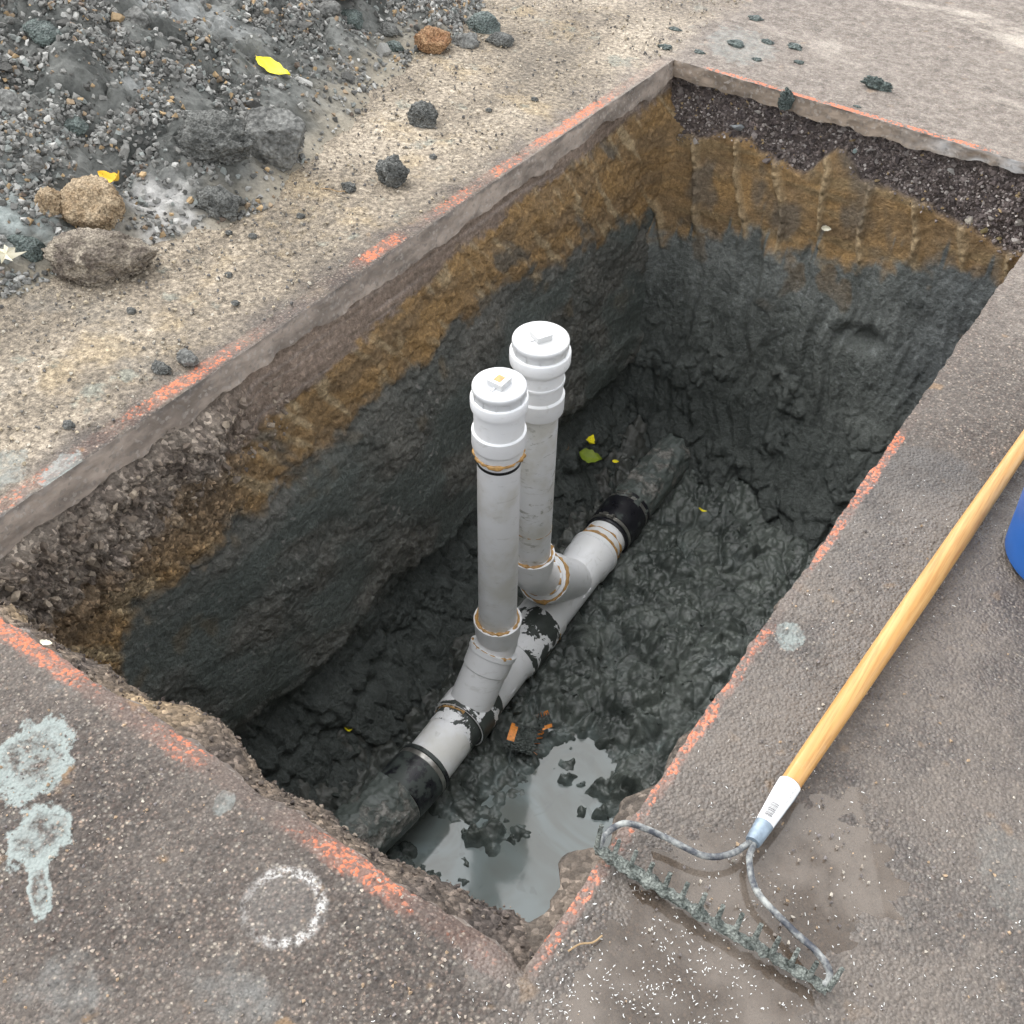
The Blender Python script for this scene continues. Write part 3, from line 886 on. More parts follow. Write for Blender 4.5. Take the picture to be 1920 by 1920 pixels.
C = lerp(C, (.19, .13, .07), sstep(.45, .6, fbm(T * 6, Z * 6, 55, 3)) * below * sstep(-.8, -.5, Z) * .6)
W = np.clip(sstep(-.42, -.6, Z) * .55 + sstep(-.9, -1.2, Z) * .25, 0, 1)
Gt = np.clip(ingrav * .9 + .2, 0, 1)
finish_wall('trench_wall_far', np.stack([T, Yw, Z], -1), len(t), len(zz), C, W, Gt, 'far end wall of the trench, crushed stone over ochre soil over dark clay with tooth marks')
FARW = (t.copy(), zz.copy(), Yw.copy())

# right and near walls, seen only as the earth under the pavement edge
t = np.arange(Y0 - .10, Y1 + .10, .012)
zz = -np.concatenate([np.arange(.03, .4, .010), np.arange(.4, 1.65, .03)])
T, Z = np.meshgrid(t, zz, indexing='ij')
off = np.interp(-Z, [0, .06, .09, .2, .6, 1.2, 1.45, 1.65], [-.03, -.006, .010, .0, .02, .06, .12, .25]) + .018 * fbm(T * 8, Z * 8, 1, 4)
off = off + .045 * sstep(1.35, .75, T) * sstep(-.05, -.085, Z) * sstep(-.5, -.2, Z) * (1 + fbm(T * 9, Z * 9, 4, 3))
C = lerp((.15, .12, .095), (.09, .075, .062), np.clip(.5 + fbm(T * 20, Z * 20, 3, 3), 0, 1))
C = lerp(C, (.22, .14, .06), sstep(-.22, -.3, Z) * .8)
C = lerp(C, DARK, sstep(-.42, -.48, Z))
finish_wall('trench_wall_right', np.stack([X1 - off, T, Z], -1), len(t), len(zz), C, sstep(-.4, -1, Z) * .5, np.clip(Z * 0 + .8, 0, 1), 'right side wall of the trench under the straight pavement edge')

t = np.arange(X0 - .10, X1 + .12, .007)
zz = -np.concatenate([np.arange(.022, .32, .006), np.arange(.32, 1.65, .03)])
T, Z = np.meshgrid(t, zz, indexing='ij')
off = np.interp(-Z, [0, .022, .05, .075, .10, .16, .3, .7, 1.2, 1.65], [-.02, -.012, .024, .052, .064, .070, .060, .05, .10, .22]) + .020 * fbm(T * 6, Z * 6, 1, 4) + .012 * np.abs(fbm(T * 24, Z * 24, 5, 3)) + .005 * pn(T * 70, Z * 70, 2)
off = off + .055 * np.exp(-(X1 - T) / .13) * sstep(-.04, -.09, Z) + .03 * np.exp(-((T + 1.05) / .10) ** 2) * sstep(-.04, -.08, Z)
C = lerp((.175, .135, .100), (.085, .068, .056), np.clip(.5 + fbm(T * 14, Z * 14, 3, 4), 0, 1))
C = lerp(C, (.075, .062, .056), sstep(-.75, -.5, T) * .6)
C = lerp(C, (.26, .19, .115), sstep(.15, .5, fbm(T * 7, Z * 7, 9, 3)) * sstep(-.6, -.9, T) * .8)
C = lerp(C, DARK, sstep(-.40, -.46, Z))
finish_wall('trench_wall_near', np.stack([T, Y0 + off, Z], -1), len(t), len(zz), C, sstep(-.4, -1, Z) * .5, np.clip(Z * 0 + 1, 0, 1), 'crumbly brown earth bulging under the near pavement edge')
NEARW = (t.copy(), zz.copy(), (Y0 + off).copy())

# ------------------------------------------------------------------ mud floor and slurry
AX0, AX1 = Vector((-1.228, 1.25, -1.362)), Vector((-1.345, 3.20, -1.402))   # axis of the sewer main
def floor_h(x, y):
    h = -1.452 + .026 * fbm(x * 2.6, y * 2.6, 4, 3)
    big = ridge(x * 6.5 + .4 * y, y * 5.0, 2, 3, .55)
    h = h + .012 * big + .022 * chunks(x, y, .160, 31, .3) + .0165 * chunks(x, y, .070, 32, .22) + .0070 * chunks(x, y, .031, 33, .22) + .0022 * fbm(x * 60, y * 60, 7, 3)
    ridg = np.abs(fbm((x * .8 + y * .6) * 9, (y * .8 - x * .6) * 4, 9, 3))
    h = h + .016 * ridg
    def g(cx, cy, rx, ry, a=0.0):
        ca, sa = math.cos(a), math.sin(a)
        u, v = (x - cx) * ca + (y - cy) * sa, -(x - cx) * sa + (y - cy) * ca
        return np.exp(-((u / rx) ** 2 + (v / ry) ** 2))
    basin = 1.0 * g(-.83, 1.66, .20, .24) + .80 * g(-.90, 1.42, .26, .15) + .55 * g(-.93, 1.93, .09, .12) + .42 * g(-.74, 2.13, .07, .08) + .45 * g(-1.10, 1.47, .10, .13) + .45 * g(-1.07, 2.01, .05, .05) + .30 * g(-.95, 1.75, .25, .40)
    h = h - .112 * np.clip(basin, 0, 1.1)
    h = h + .060 * g(-1.0, 1.55, .09, .07, .5) * (1 + .8 * fbm(x * 14, y * 14, 3, 3)) + .045 * g(-.93, 1.47, .06, .06)
    h = h + .060 * sstep(.12, .55, fbm(x * 8, y * 8, 91, 4)) * np.clip(basin, 0, 1)
    h = h + .055 * g(-.82, 1.87, .16, .028, .35) * (1 + fbm(x * 22, y * 22, 8, 3))
    h = h + .075 * g(-.80, 2.45, .26, .30) + .05 * g(-.55, 2.9, .3, .3)
    # mud banked against the main
    yy = np.clip((y - AX0.y) / (AX1.y - AX0.y), -.2, 1.2)
    ax = AX0.x + (AX1.x - AX0.x) * yy
    d = np.abs(x - ax)
    h = np.where(d < .10, np.minimum(h, -1.440 + .15 * d), h)
    h = h + .03 * np.exp(-((d - .13) / .05) ** 2) * (1 + fbm(x * 20, y * 20, 2, 2)) * (x < ax)
    h = h + .05 * sstep(2.9, 3.4, y)
    h = h + .12 * sstep(-1.40, -1.66, x) + .14 * sstep(-.62, -.40, x) * sstep(1.2, 1.8, y)
    return h
fx, fy = np.arange(-1.72, -.30, .0052), np.arange(1.05, 3.60, .0052)
FX, FY = np.meshgrid(fx, fy, indexing='ij')
FH = floor_h(FX, FY)
wetl = sstep(LEVEL + .050, LEVEL + .003, FH)
C = lerp((.048, .057, .051), (.094, .107, .095), np.clip(.5 + fbm(FX * 7, FY * 7, 5, 4), 0, 1))
C = lerp(C, (.135, .158, .152), sstep(.10, .9, fbm(FX * 5, FY * 5, 15, 5, .6)) * .30)
C = lerp(C, (.085, .078, .068), sstep(-1.30, -1.5, FX) * .5)
C = lerp(C, (.150, .180, .172), wetl * np.clip(.35 + fbm(FX * 16, FY * 16, 9, 3), 0, 1))
Wt = np.clip(.45 + .5 * wetl + .5 * fbm(FX * 5, FY * 5, 25, 3) - .4 * sstep(-1.38, -1.5, FX), 0, 1)
mud = obj('mud_floor', mesh_np('mud_floor', np.stack([FX, FY, FH], -1).reshape(-1, 3), grid_faces(len(fx), len(fy)), dict(Col=C.reshape(-1, 3), Wet=Wt.ravel())), MT['mud'])
tag(mud, 'wet dark grey clay mud covering the trench bottom', 'mud', kind='structure')
sx, sy = np.linspace(-1.6, -.36, 40), np.linspace(.7, 3.3, 80)
SX, SY = np.meshgrid(sx, sy, indexing='ij')
sl = obj('slurry_puddle', mesh_np('slurry_puddle', np.stack([SX, SY, SX * 0 + LEVEL], -1).reshape(-1, 3), grid_faces(40, 80)), MT['slurry'])
tag(sl, 'pale grey silty water pooled at the trench bottom', 'puddle', kind='structure')
# thin water standing under the rake
wx, wy = np.linspace(X1 + .03, .32, 60), np.linspace(.25, 1.40, 80)
WX, WY = np.meshgrid(wx, wy, indexing='ij')
fm = obj('water_film', mesh_np('water_film', np.stack([WX, WY, WX * 0 - .0034], -1).reshape(-1, 3), grid_faces(60, 80)), MT['film'])
tag(fm, 'shallow brown water standing on the pavement under the rake', 'puddle', kind='structure')

# ================================================================== STONES
def hull(npt, seed, flat=(1, 1, 1)):
    r = np.random.default_rng(seed)
    bm = bmesh.new()
    P = r.normal(size=(npt, 3))
    P /= np.linalg.norm(P, axis=1)[:, None]
    P *= r.uniform(.75, 1.0, (npt, 1)) * np.array(flat)
    for q in P: bm.verts.new(q)
    res = bmesh.ops.convex_hull(bm, input=bm.verts)
    junk = list({e for e in list(res['geom_interior']) + list(res['geom_unused']) if isinstance(e, bmesh.types.BMVert)})
    if junk: bmesh.ops.delete(bm, geom=junk, context='VERTS')
    bmesh.ops.triangulate(bm, faces=bm.faces)
    bm.verts.index_update()
    V = np.array([v.co[:] for v in bm.verts])
    Fc = np.array([[v.index for v in f.verts] for f in bm.faces])
    bm.free()
    return V, Fc
HULLS = [hull(int(10 + (i % 5) * 2), 100 + i, (1, .6 + .08 * (i % 5), .45 + .1 * (i % 4))) for i in range(14)]
SMALLH = [hull(11, 300 + i, (1, .88, .74)) for i in range(10)]

def rotm(n, r):
    q = r.normal(size=(n, 4))
    q /= np.linalg.norm(q, axis=1)[:, None]
    w, x, y, z = q.T
    return np.stack([np.stack([1 - 2 * (y * y + z * z), 2 * (x * y - z * w), 2 * (x * z + y * w)], -1),
                     np.stack([2 * (x * y + z * w), 1 - 2 * (x * x + z * z), 2 * (y * z - x * w)], -1),
                     np.stack([2 * (x * z - y * w), 2 * (y * z + x * w), 1 - 2 * (x * x + y * y)], -1)], 1)

def scatter(name, P, S, C, mat, parent=None, seed=1, lib=None):
    """many stones joined into one mesh"""
    lib = lib or SMALLH
    r = np.random.default_rng(seed)
    R = rotm(len(P), r)
    pick = r.integers(0, len(lib), len(P))
    Vs, Fs, Cs, b = [], [], [], 0
    for k, (hv, hf) in enumerate(lib):
        idx = np.where(pick == k)[0]
        if not len(idx): continue
        v = np.einsum('nij,vj->nvi', R[idx], hv) * S[idx][:, None, None] + P[idx][:, None, :]
        Vs.append(v.reshape(-1, 3))
        Fs.append((hf[None] + (np.arange(len(idx)) * len(hv))[:, None, None] + b).reshape(-1, 3))
        Cs.append(np.repeat(C[idx], len(hv), 0))
        b += len(idx) * len(hv)
    o = obj(name, mesh_np(name, np.concatenate(Vs), np.concatenate(Fs), dict(Col=np.concatenate(Cs)), smooth=False), mat, parent)
    o['kind'] = 'stuff'
    return o

HM = []
for i, (hv, hf) in enumerate(HULLS):
    me = mesh_np('stone', hv, hf, smooth=False)
    me.materials.append(MT['lstone'])
    HM.append(me)

def stones(name, P, S, C, parent, seed=1):
    """single stones, each an object of its own sharing one of a few meshes"""
    r = random.Random(seed)
    for p, s, c in zip(P, S, C):
        o = bpy.data.objects.new(name, r.choice(HM))
        COL.objects.link(o)
        o.parent = parent
        o.location = p
        o.rotation_euler = (r.uniform(-.6, .6), r.uniform(-.6, .6), r.uniform(0, 6.28))
        o.scale = (s, s * r.uniform(.8, 1.1), s * r.uniform(.75, 1.1))
        o.color = (*c, 1)

# ------------------------------------------------------------------ spoil heap
EDGE = np.array([(-2.62, .2), (-2.50, .8), (-2.36, 1.16), (-2.25, 1.34), (-2.20, 1.60), (-2.11, 1.88), (-2.08, 2.02), (-2.16, 2.26), (-2.25, 2.52), (-2.33, 2.80), (-2.36, 3.05), (-2.38, 3.28), (-2.50, 3.6), (-2.75, 4.2), (-3.1, 5)])
def heap_h(x, y):
    ex = np.interp(y, EDGE[:, 1], EDGE[:, 0])
    d = ex - x + .07 * fbm(x * 3, y * 3, 8, 3)
    h = .46 * np.clip(d, 0, None) ** .95
    h = np.where(h > .34, .34 + (h - .34) * .75, h)
    h = h + np.clip(d * 4, 0, 1) * (.040 * fbm(x * 3.2, y * 3.2, 1, 3) + .022 * chunks(x, y, .16, 41) + .012 * chunks(x, y, .06, 42) + .009 * fbm(x * 24, y * 24, 2, 4, .65))
    return np.where(d < 0, np.maximum(d * .25, -.03), h) + .001, d
hx, hy = np.arange(-4.6, -1.95, .0115), np.arange(.3, 4.6, .0115)
HX, HY = np.meshgrid(hx, hy, indexing='ij')
HH, HD = heap_h(HX, HY)
C = lerp((.070, .073, .068), (.175, .178, .165), np.clip(.5 + fbm(HX * 9, HY * 9, 3, 5, .65), 0, 1))
C = lerp(C, (.30, .265, .205), sstep(.16, .0, HD + .05 * fbm(HX * 9, HY * 9, 5, 3)) * .85)
C = lerp(C, (.40, .41, .40), sstep(.35, .6, fbm(HX * 2.8, HY * 2.8, 9, 3)) * .5)
tanp = sstep(.12, .03, np.hypot((HX + 2.34) * 1.1, HY - 1.60))
C = lerp(C, (.46, .45, .43), sstep(.16, .05, np.hypot(HX + 2.24, HY - 1.78)) * np.clip(.5 + fbm(HX * 18, HY * 18, 3, 3), 0, 1))
C = lerp(C, (.36, .40, .385), sstep(.15, .05, np.hypot(HX + 2.44, (HY - 1.50) * .8)) * np.clip(.5 + fbm(HX * 12, HY * 12, 7, 3), 0, 1) * .8)
heap = obj('spoil_heap', mesh_np('spoil_heap', np.stack([HX, HY, HH], -1).reshape(-1, 3), grid_faces(len(hx), len(hy)), dict(Col=C.reshape(-1, 3)), smooth=False), MT['heap'])
tag(heap, 'heap of dug-out grey clay and stones beside the trench', 'soil heap', kind='structure')

GREYS = np.array([(.085, .084, .078), (.135, .133, .124), (.195, .193, .180), (.27, .267, .25), (.42, .415, .39), (.22, .235, .222), (.30, .225, .15), (.42, .30, .17), (.19, .15, .12)])
def stone_cols(n, r, p):
    c = GREYS[r.choice(len(GREYS), n, p=p)] * r.uniform(.75, 1.2, (n, 1))
    return np.clip(c, 0, 1)
PG = np.array([.08, .17, .25, .20, .11, .09, .045, .03, .025])
r = np.random.default_rng(5)
def heap_pts(n, r, dmin=.02, west=0.0):
    x, y = r.uniform(-3.4, -2.02, n * 6), r.uniform(.75, 3.75, n * 6)
    h, d = heap_h(x, y)
    dens = np.clip(-.25 + 1.1 * fbm(x * 5, y * 5, 77, 4) + .9 * sstep(2.9, 1.2, y + .9 * (x + 2.4) * 0) * sstep(-2.05, -2.6, x) + .6 * sstep(2.5, 3.2, y) + .5 * fbm(x * 3, y * 3, 5, 3) + .4 * sstep(.3, .9, d), .06, 1)
    k = (d > dmin) & ((y > 1.22 - .85 * (x + 2.29)) | ((y > .55 - .85 * (x + 2.29)) & (r.uniform(0, 1, n * 6) < (.5 if dmin < .01 else 0)))) & (r.uniform(0, 1, n * 6) < dens)
    x, y, h = x[k][:n], y[k][:n], h[k][:n]
    return x, y, h
x, y, h = heap_pts(300, r, .05)
S = .012 + .032 * r.uniform(0, 1, len(x)) ** 2.2
S = np.sort(S)[::-1]
stones('stone', np.stack([x, y, h + S * .25], -1), S, stone_cols(len(x), r, PG), heap, 3)
x, y, h = heap_pts(34000, r, .0)
S = .0050 + .0110 * r.uniform(0, 1, len(x)) ** 2.2
g_ = scatter('gravel', np.stack([x, y, h + S * .3], -1), S, stone_cols(len(x), r, PG), MT['stone'], heap, 8)
# crumbs trodden over the silt between heap and trench, and grit on the pavement
x, y = r.uniform(-2.5, X0 - .04, 22000), r.uniform(.7, 4.4, 22000)
h, d = heap_h(x, y)
k = (d < .05) & (r.uniform(0, 1, 22000) < np.clip(.30 + .5 * sstep(-.35, 0, d) + .45 * fbm(x * 4, y * 4, 3, 3), .03, 1))
x, y = x[k], y[k]
S = .0016 + .0060 * r.uniform(0, 1, len(x)) ** 4
cc = np.clip(np.array([(.27, .235, .185), (.16, .15, .135), (.38, .32, .23), (.12, .115, .11), (.44, .40, .33)])[r.integers(0, 5, len(x))] * r.uniform(.8, 1.2, (len(x), 1)), 0, 1)
g2 = scatter('soil_crumbs', np.stack([x, y, S * .4 + .002], -1), S, cc, MT['stone'], None, 9)
tag(g2, 'soil crumbs and grit scattered between heap and trench', 'soil crumbs')
x, y = r.uniform(-1.6, .5, 16000), r.uniform(.15, 1.9, 16000)
k = ((y < Y0 - .01) | (x > X1 + .012)) & (r.uniform(0, 1, 16000) < np.clip(.35 + .6 * fbm(x * 5, y * 5, 7, 3) + .4 * (y < .6), .05, 1))
x, y = x[k], y[k]
S = .0012 + .0036 * r.uniform(0, 1, len(x)) ** 3
cc = np.clip(np.array([(.24, .21, .185), (.13, .115, .108), (.34, .29, .24), (.42, .38, .32), (.36, .26, .17), (.19, .17, .165)])[r.integers(0, 6, len(x))] * r.uniform(.8, 1.2, (len(x), 1)), 0, 1)
g3 = scatter('pavement_grit', np.stack([x, y, S * .3], -1), S, cc, MT['stone'], None, 10)
tag(g3, 'loose grit lying on the near pavement', 'grit')

# ------------------------------------------------------------------ crushed stone showing in the far wall
ft, fz, fyw = FARW
def far_y(x, z):
    i = np.clip(np.searchsorted(ft, x), 0, len(ft) - 1)
    j = np.clip(np.searchsorted(-fz, -z), 0, len(fz) - 1)
    return fyw[i, j]
def far_pts(n, r):
    x, z = r.uniform(X0 + .01, X1 - .01, n * 5), r.uniform(-.34, -.065, n * 5)
    gbx = np.interp(x, [-1.72, -1.56, -1.5, -1.36, -1.26, -1.16, -1.10, -1.07, -1.02, -.98, -.8, -.6, -.53, -.36], [-.26, -.244, -.205, -.195, -.235, -.245, -.16, -.135, -.155, -.207, -.212, -.245, -.262, -.30])
    k = z > gbx + .004 + .01 * r.normal(size=n * 5)
    return x[k][:n], z[k][:n]
SC = np.array([(.095, .079, .076), (.14, .115, .108), (.20, .17, .158), (.30, .265, .245), (.46, .42, .39), (.36, .27, .15)])
farwall = bpy.data.objects['trench_wall_far']
x, z = far_pts(300, r)
S = .008 + .013 * r.uniform(0, 1, len(x)) ** 2
cs = np.clip(SC[r.choice(6, len(x), p=[.25, .28, .22, .14, .08, .03])] * r.uniform(.8, 1.2, (len(x), 1)) * (1 + .6 * sstep(-.8, -.45, x))[:, None], 0, 1)
stones('stone', np.stack([x, far_y(x, z) - S * .15, z], -1), S, cs, farwall, 5)
x, z = far_pts(3200, r)
S = .0035 + .0055 * r.uniform(0, 1, len(x)) ** 1.5
cs = np.clip(SC[r.choice(6, len(x), p=[.25, .28, .22, .14, .08, .03])] * r.uniform(.8, 1.2, (len(x), 1)) * (1 + .6 * sstep(-.8, -.45, x))[:, None], 0, 1)
scatter('fine_stone', np.stack([x, far_y(x, z) - S * .1, z], -1), S, cs, MT['stone'], farwall, 6)
# one pale slab of stone and a few loose ones lying in that layer
for (px, pz, s, c) in ((-1.425, -.165, .034, (.33, .35, .36)), (-1.012, -.130, .016, (.34, .42, .41)), (-.60, -.235, .026, (.55, .50, .42)), (-.545, -.245, .022, (.46, .38, .20)), (-.50, -.26, .022, (.42, .34, .18)), (-.70, -.10, .022, (.42, .40, .37)), (-.46, -.19, .028, (.40, .37, .33))):
    stones('stone', [(px, float(far_y(np.array([px]), np.array([pz]))[0]) - .004, pz)], [s], [c], farwall, int(-px * 999))

# crumbs of soil along the near break and the crumbled near-left corner
lw = bpy.data.objects['trench_wall_left']
n_ = 420
y = Y0 + .05 + .85 * r.uniform(0, 1, n_) ** 1.3
z = r.uniform(-.27, -.085, n_)
S = .004 + .014 * r.uniform(0, 1, n_) ** 3
cs = np.clip(np.array([(.17, .137, .108), (.22, .178, .140), (.13, .104, .083), (.26, .215, .165)])[r.integers(0, 4, n_)] * r.uniform(.8, 1.2, (n_, 1)), 0, 1)
scatter('crumbled_stone', np.stack([X0 + .028 + .035 * r.uniform(0, 1, n_) + .20 * np.exp(-(y - Y0) / .10) * sstep(-.1, -.45, z), y, z], -1), S, cs, MT['stone'], lw, 15, HULLS)
nt_, nz_, nyw = NEARW
nw = bpy.data.objects['trench_wall_near']
x = r.uniform(X0, X1, 1500)
z = -.02 - .16 * r.uniform(0, 1, 1500)
yy = nyw[np.clip(np.searchsorted(nt_, x), 0, len(nt_) - 1), np.clip(np.searchsorted(-nz_, -z), 0, len(nz_) - 1)]
S = .002 + .006 * r.uniform(0, 1, 1500) ** 3
cs = np.clip(np.array([(.10, .082, .070), (.15, .12, .098), (.07, .058, .052), (.24, .20, .16)])[r.integers(0, 4, 1500)] * r.uniform(.8, 1.2, (1500, 1)), 0, 1)
scatter('crumbled_stone', np.stack([x, yy, z], -1), S, cs, MT['stone'], nw, 16)

# loose lumps of clay lying on the mud floor
x, y = r.uniform(-1.60, -.42, 1500), r.uniform(1.25, 3.2, 1500)
hh = floor_h(x, y)
k = (hh > LEVEL + .004) & (np.abs(x + 1.29) > .12) & (r.uniform(0, 1, 1500) < np.clip(.5 + fbm(x * 4, y * 4, 61, 3) + .5 * (x < -1.4), .1, 1))
x, y, hh = x[k], y[k], hh[k]
S = .004 + .016 * r.uniform(0, 1, len(x)) ** 3
cs = np.clip(np.array([(.055, .064, .058), (.085, .096, .086), (.12, .13, .118)])[r.choice(3, len(x), p=[.45, .4, .15])] * r.uniform(.8, 1.2, (len(x), 1)), 0, 1)
scatter('clay_lumps', np.stack([x, y, hh + S * .1], -1), S, cs, MT['stone'], mud, 19, HULLS)

# ================================================================== CLODS
_ICO = {}
def ico(sub):
    if sub not in _ICO:
        bm = bmesh.new()
        bmesh.ops.create_icosphere(bm, subdivisions=sub, radius=1)
        bm.verts.index_update()
        _ICO[sub] = (np.array([v.co[:] for v in bm.verts]), np.array([[v.index for v in f.verts] for f in bm.faces]))
        bm.free()
    return _ICO[sub]

def clod(name, loc, size, mat, label, seed, cat='clod', amp=.30, sub=5, group=None, faceted=.25, rot=0.0):
    V, Fc = ico(sub)
    rr = np.random.default_rng(seed)
    d = np.ones(len(V))
    for _ in range(16):                      # cleave flat faces
        nrm = rr.normal(size=3); nrm /= np.linalg.norm(nrm)
        c = rr.uniform(.58, .92)
        pr = V @ nrm
        d = np.where(pr > 1e-3, np.minimum(d, np.maximum(c / np.maximum(pr, 1e-3), .45)), d)
    d = 1 + (d - 1) * min(1, faceted * 3)
    s = seed * 3.1
    d = d + amp * .5 * fbm(V[:, 0] * 1.6 + s, V[:, 1] * 1.6, V[:, 2] * 1.6, 3) + amp * .22 * ridge(V[:, 0] * 5 + s, V[:, 1] * 5, V[:, 2] * 5, 3, .6) - amp * .15 + (.03 + amp * .10) * fbm(V[:, 0] * 9 + s, V[:, 1] * 9, V[:, 2] * 9, 3, .7)
    V = V * d[:, None] * np.array(size)
    V[:, 2] = np.where(V[:, 2] < -size[2] * .45, -size[2] * .45 + (V[:, 2] + size[2] * .45) * .2, V[:, 2])
    V[:, 2] -= V[:, 2].min()
    me = mesh_np(name, V, Fc)
    o = obj(name, me, mat, None, loc, (0, 0, rot))
    return tag(o, label, cat, group)

def hz(x, y):
    return float(heap_h(np.array([x]), np.array([y]))[0][0])

clod('soil_clod', (-2.055, 2.662, -.004), (.047, .047, .044), MT['darkclod'], 'dark grey clay clod with rounded top, the farther of the two on the silt', 3)
clod('soil_clod', (-1.905, 2.318, -.004), (.050, .042, .046), MT['darkclod'], 'dark grey angular clay clod on the silt, nearer the sawn trench edge', 5, amp=.45)
clod('stone_clod', (-1.752, 1.388, -.002), (.028, .022, .022), MT['greycl'], 'small grey stone beside the orange paint at the left edge of the trench', 8)
clod('soil_clod', (-1.778, 1.330, -.002), (.025, .018, .013), MT['darkclod'], 'small flat dark crumb just left of the small grey stone', 9, amp=.5)
clod('soil_clod', (-1.972, 2.210, -.002), (.024, .018, .014), MT['darkclod'], 'tiny dark clod with a twig beside it on the silt', 10, amp=.5)
clod('soil_clod', (-2.19, 1.545, -.012), (.135, .095, .078), MT['browncl'], 'big crusty brown soil clod at the foot of the heap', 12, amp=.24, sub=5, rot=.65)
clod('soil_clod', (-2.325, 1.640, hz(-2.325, 1.640) - .035), (.085, .075, .080), MT['tancl'], 'tan soil clod resting just behind the big brown clod', 14, amp=.24, sub=5)
clod('soil_clod', (-2.39, 1.57, hz(-2.39, 1.57) - .02), (.045, .050, .048), MT['tancl'], 'smaller tan clod to the left of the tan clod behind the big brown one', 15, amp=.3)
clod('clay_slab', (-2.245, 2.20, hz(-2.245, 2.20) - .045), (.13, .085, .10), MT['greycl'], 'smooth grey clay slab tilted on the heap edge below the yellow leaf', 19, amp=.16, sub=5, faceted=.5, rot=.5)
clod('clay_slab', (-2.27, 2.02, hz(-2.27, 2.02) - .04), (.12, .08, .075), MT['darkclod'], 'dark lumpy clay bank at the foot of the tilted grey slab', 20, amp=.4, sub=5, rot=.3)
clod('clay_slab', (-2.16, 1.90, hz(-2.16, 1.90) - .03), (.075, .05, .05), MT['darkclod'], 'dark clay lump at the heap edge right of the pale dusty patch', 21, amp=.4, sub=4)
clod('soil_clod', (-2.72, 3.02, hz(-2.72, 3.02) - .03), (.12, .10, .085), MT['rustcl'], 'big rusty brown clod cut by the top of the picture', 22, amp=.22, sub=5)
clod('soil_clod', (-2.372, 3.118, max(hz(-2.372, 3.118), 0) - .012), (.070, .058, .055), MT['rustcl'], 'orange-brown clod at the far end of the heap', 24, amp=.2, sub=5, faceted=.4)
CLAB = ['greenish clay clod touching the near side of the big rusty clod', 'grey clod just below the greenish clod by the big rusty clod', 'dark clod midway between the two rusty clods', 'small greenish clod close left of the orange-brown clod',
        'grey clod right of the orange-brown clod', 'dark clod at the far right tip of the heap', 'largest greenish clod above the orange-brown clod']
RLAB = ['greenish rock behind the cream lobed leaf at the left edge', 'grey rock at the left edge of the heap, above the tan clods', 'greenish rock upper left on the heap, nearest the left edge', 'grey rock on the heap left of the yellow leaf',
        'greenish rock on the gravel left of the pale dusty patch', 'small grey rock between the tan clods and the gravel', 'large greenish rock in the top left of the heap', 'grey rock at the top left corner of the picture']
for i, (x, y, s) in enumerate(((-2.60, 2.97, .045), (-2.62, 2.90, .040), (-2.50, 3.05, .032), (-2.44, 3.00, .028), (-2.30, 3.22, .045), (-2.22, 3.30, .040), (-2.33, 3.36, .055))):
    clod('soil_clod', (x, y, max(hz(x, y), 0) - s * .3), (s * 1.3, s, s * .8), MT[('greencl', 'greycl', 'darkclod')[i % 3]], CLAB[i], 40 + i, amp=.3, sub=3, group='grey clods by the rusty clods')
for i, (x, y, s) in enumerate(((-2.365, 1.455, .055), (-2.66, 1.69, .045), (-2.78, 1.93, .055), (-2.745, 2.22, .050), (-2.55, 1.80, .040), (-2.50, 1.62, .030), (-2.86, 2.5, .06), (-2.95, 2.15, .05))):
    clod('heap_rock', (x, y, hz(x, y) - s * .55), (s * 1.25, s * .85, s * .75), MT['greycl'] if i % 2 else MT['greencl'], RLAB[i], 60 + i, cat='rock', amp=.16, sub=4, group='larger rocks on the heap', faceted=.6)
# green-grey clay scraps on the far pavement and over the cut
clod('clay_scrap', (-1.055, 3.772, 0), (.048, .020, .022), MT['greencl'], 'torn green-grey clay scrap lying alone on the far pavement', 71, cat='clay scrap', amp=.75)
clod('clay_scrap', (-1.262, 3.535, -.045), (.022, .020, .045), MT['greencl'], 'green-grey clay scrap hanging over the far cut edge', 72, cat='clay scrap', amp=.7)
for i, (x, y, s) in enumerate(((-1.572, 3.80, .026), (-1.495, 3.885, .020), (-1.40, 3.905, .022), (-1.642, 3.66, .016), (-1.34, 3.80, .014), (-1.46, 3.73, .014), (-1.05, 3.60, .010), (-1.75, 3.62, .02), (-1.80, 3.78, .018), (-1.62, 4.05, .022))):
    clod('clay_scrap', (x, y, -.002), (s * 1.4, s * .8, s * .45), MT['greencl'], 'small flat clay scrap beyond the far left corner of the trench', 80 + i, cat='clay scrap', amp=.6, sub=3, group='clay scraps beyond the far corner')
for i, (x, y, s) in enumerate(((-2.07, 1.845, .010), (-2.01, 1.87, .011), (-1.93, 1.70, .010), (-1.98, 2.02, .012), (-1.90, 2.50, .011), (-1.79, 1.08, .013), (-1.88, 3.0, .012), (-1.95, 2.85, .010), (-1.83, 1.62, .010), (-2.0, 1.45, .012))):
    clod('soil_crumb', (x, y, -.001), (s * 1.3, s, s * .75), MT['darkclod'], 'pea-sized dark crumb on the silt between heap and trench', 100 + i, cat='crumb', amp=.4, sub=2, group='dark crumbs on the silt')

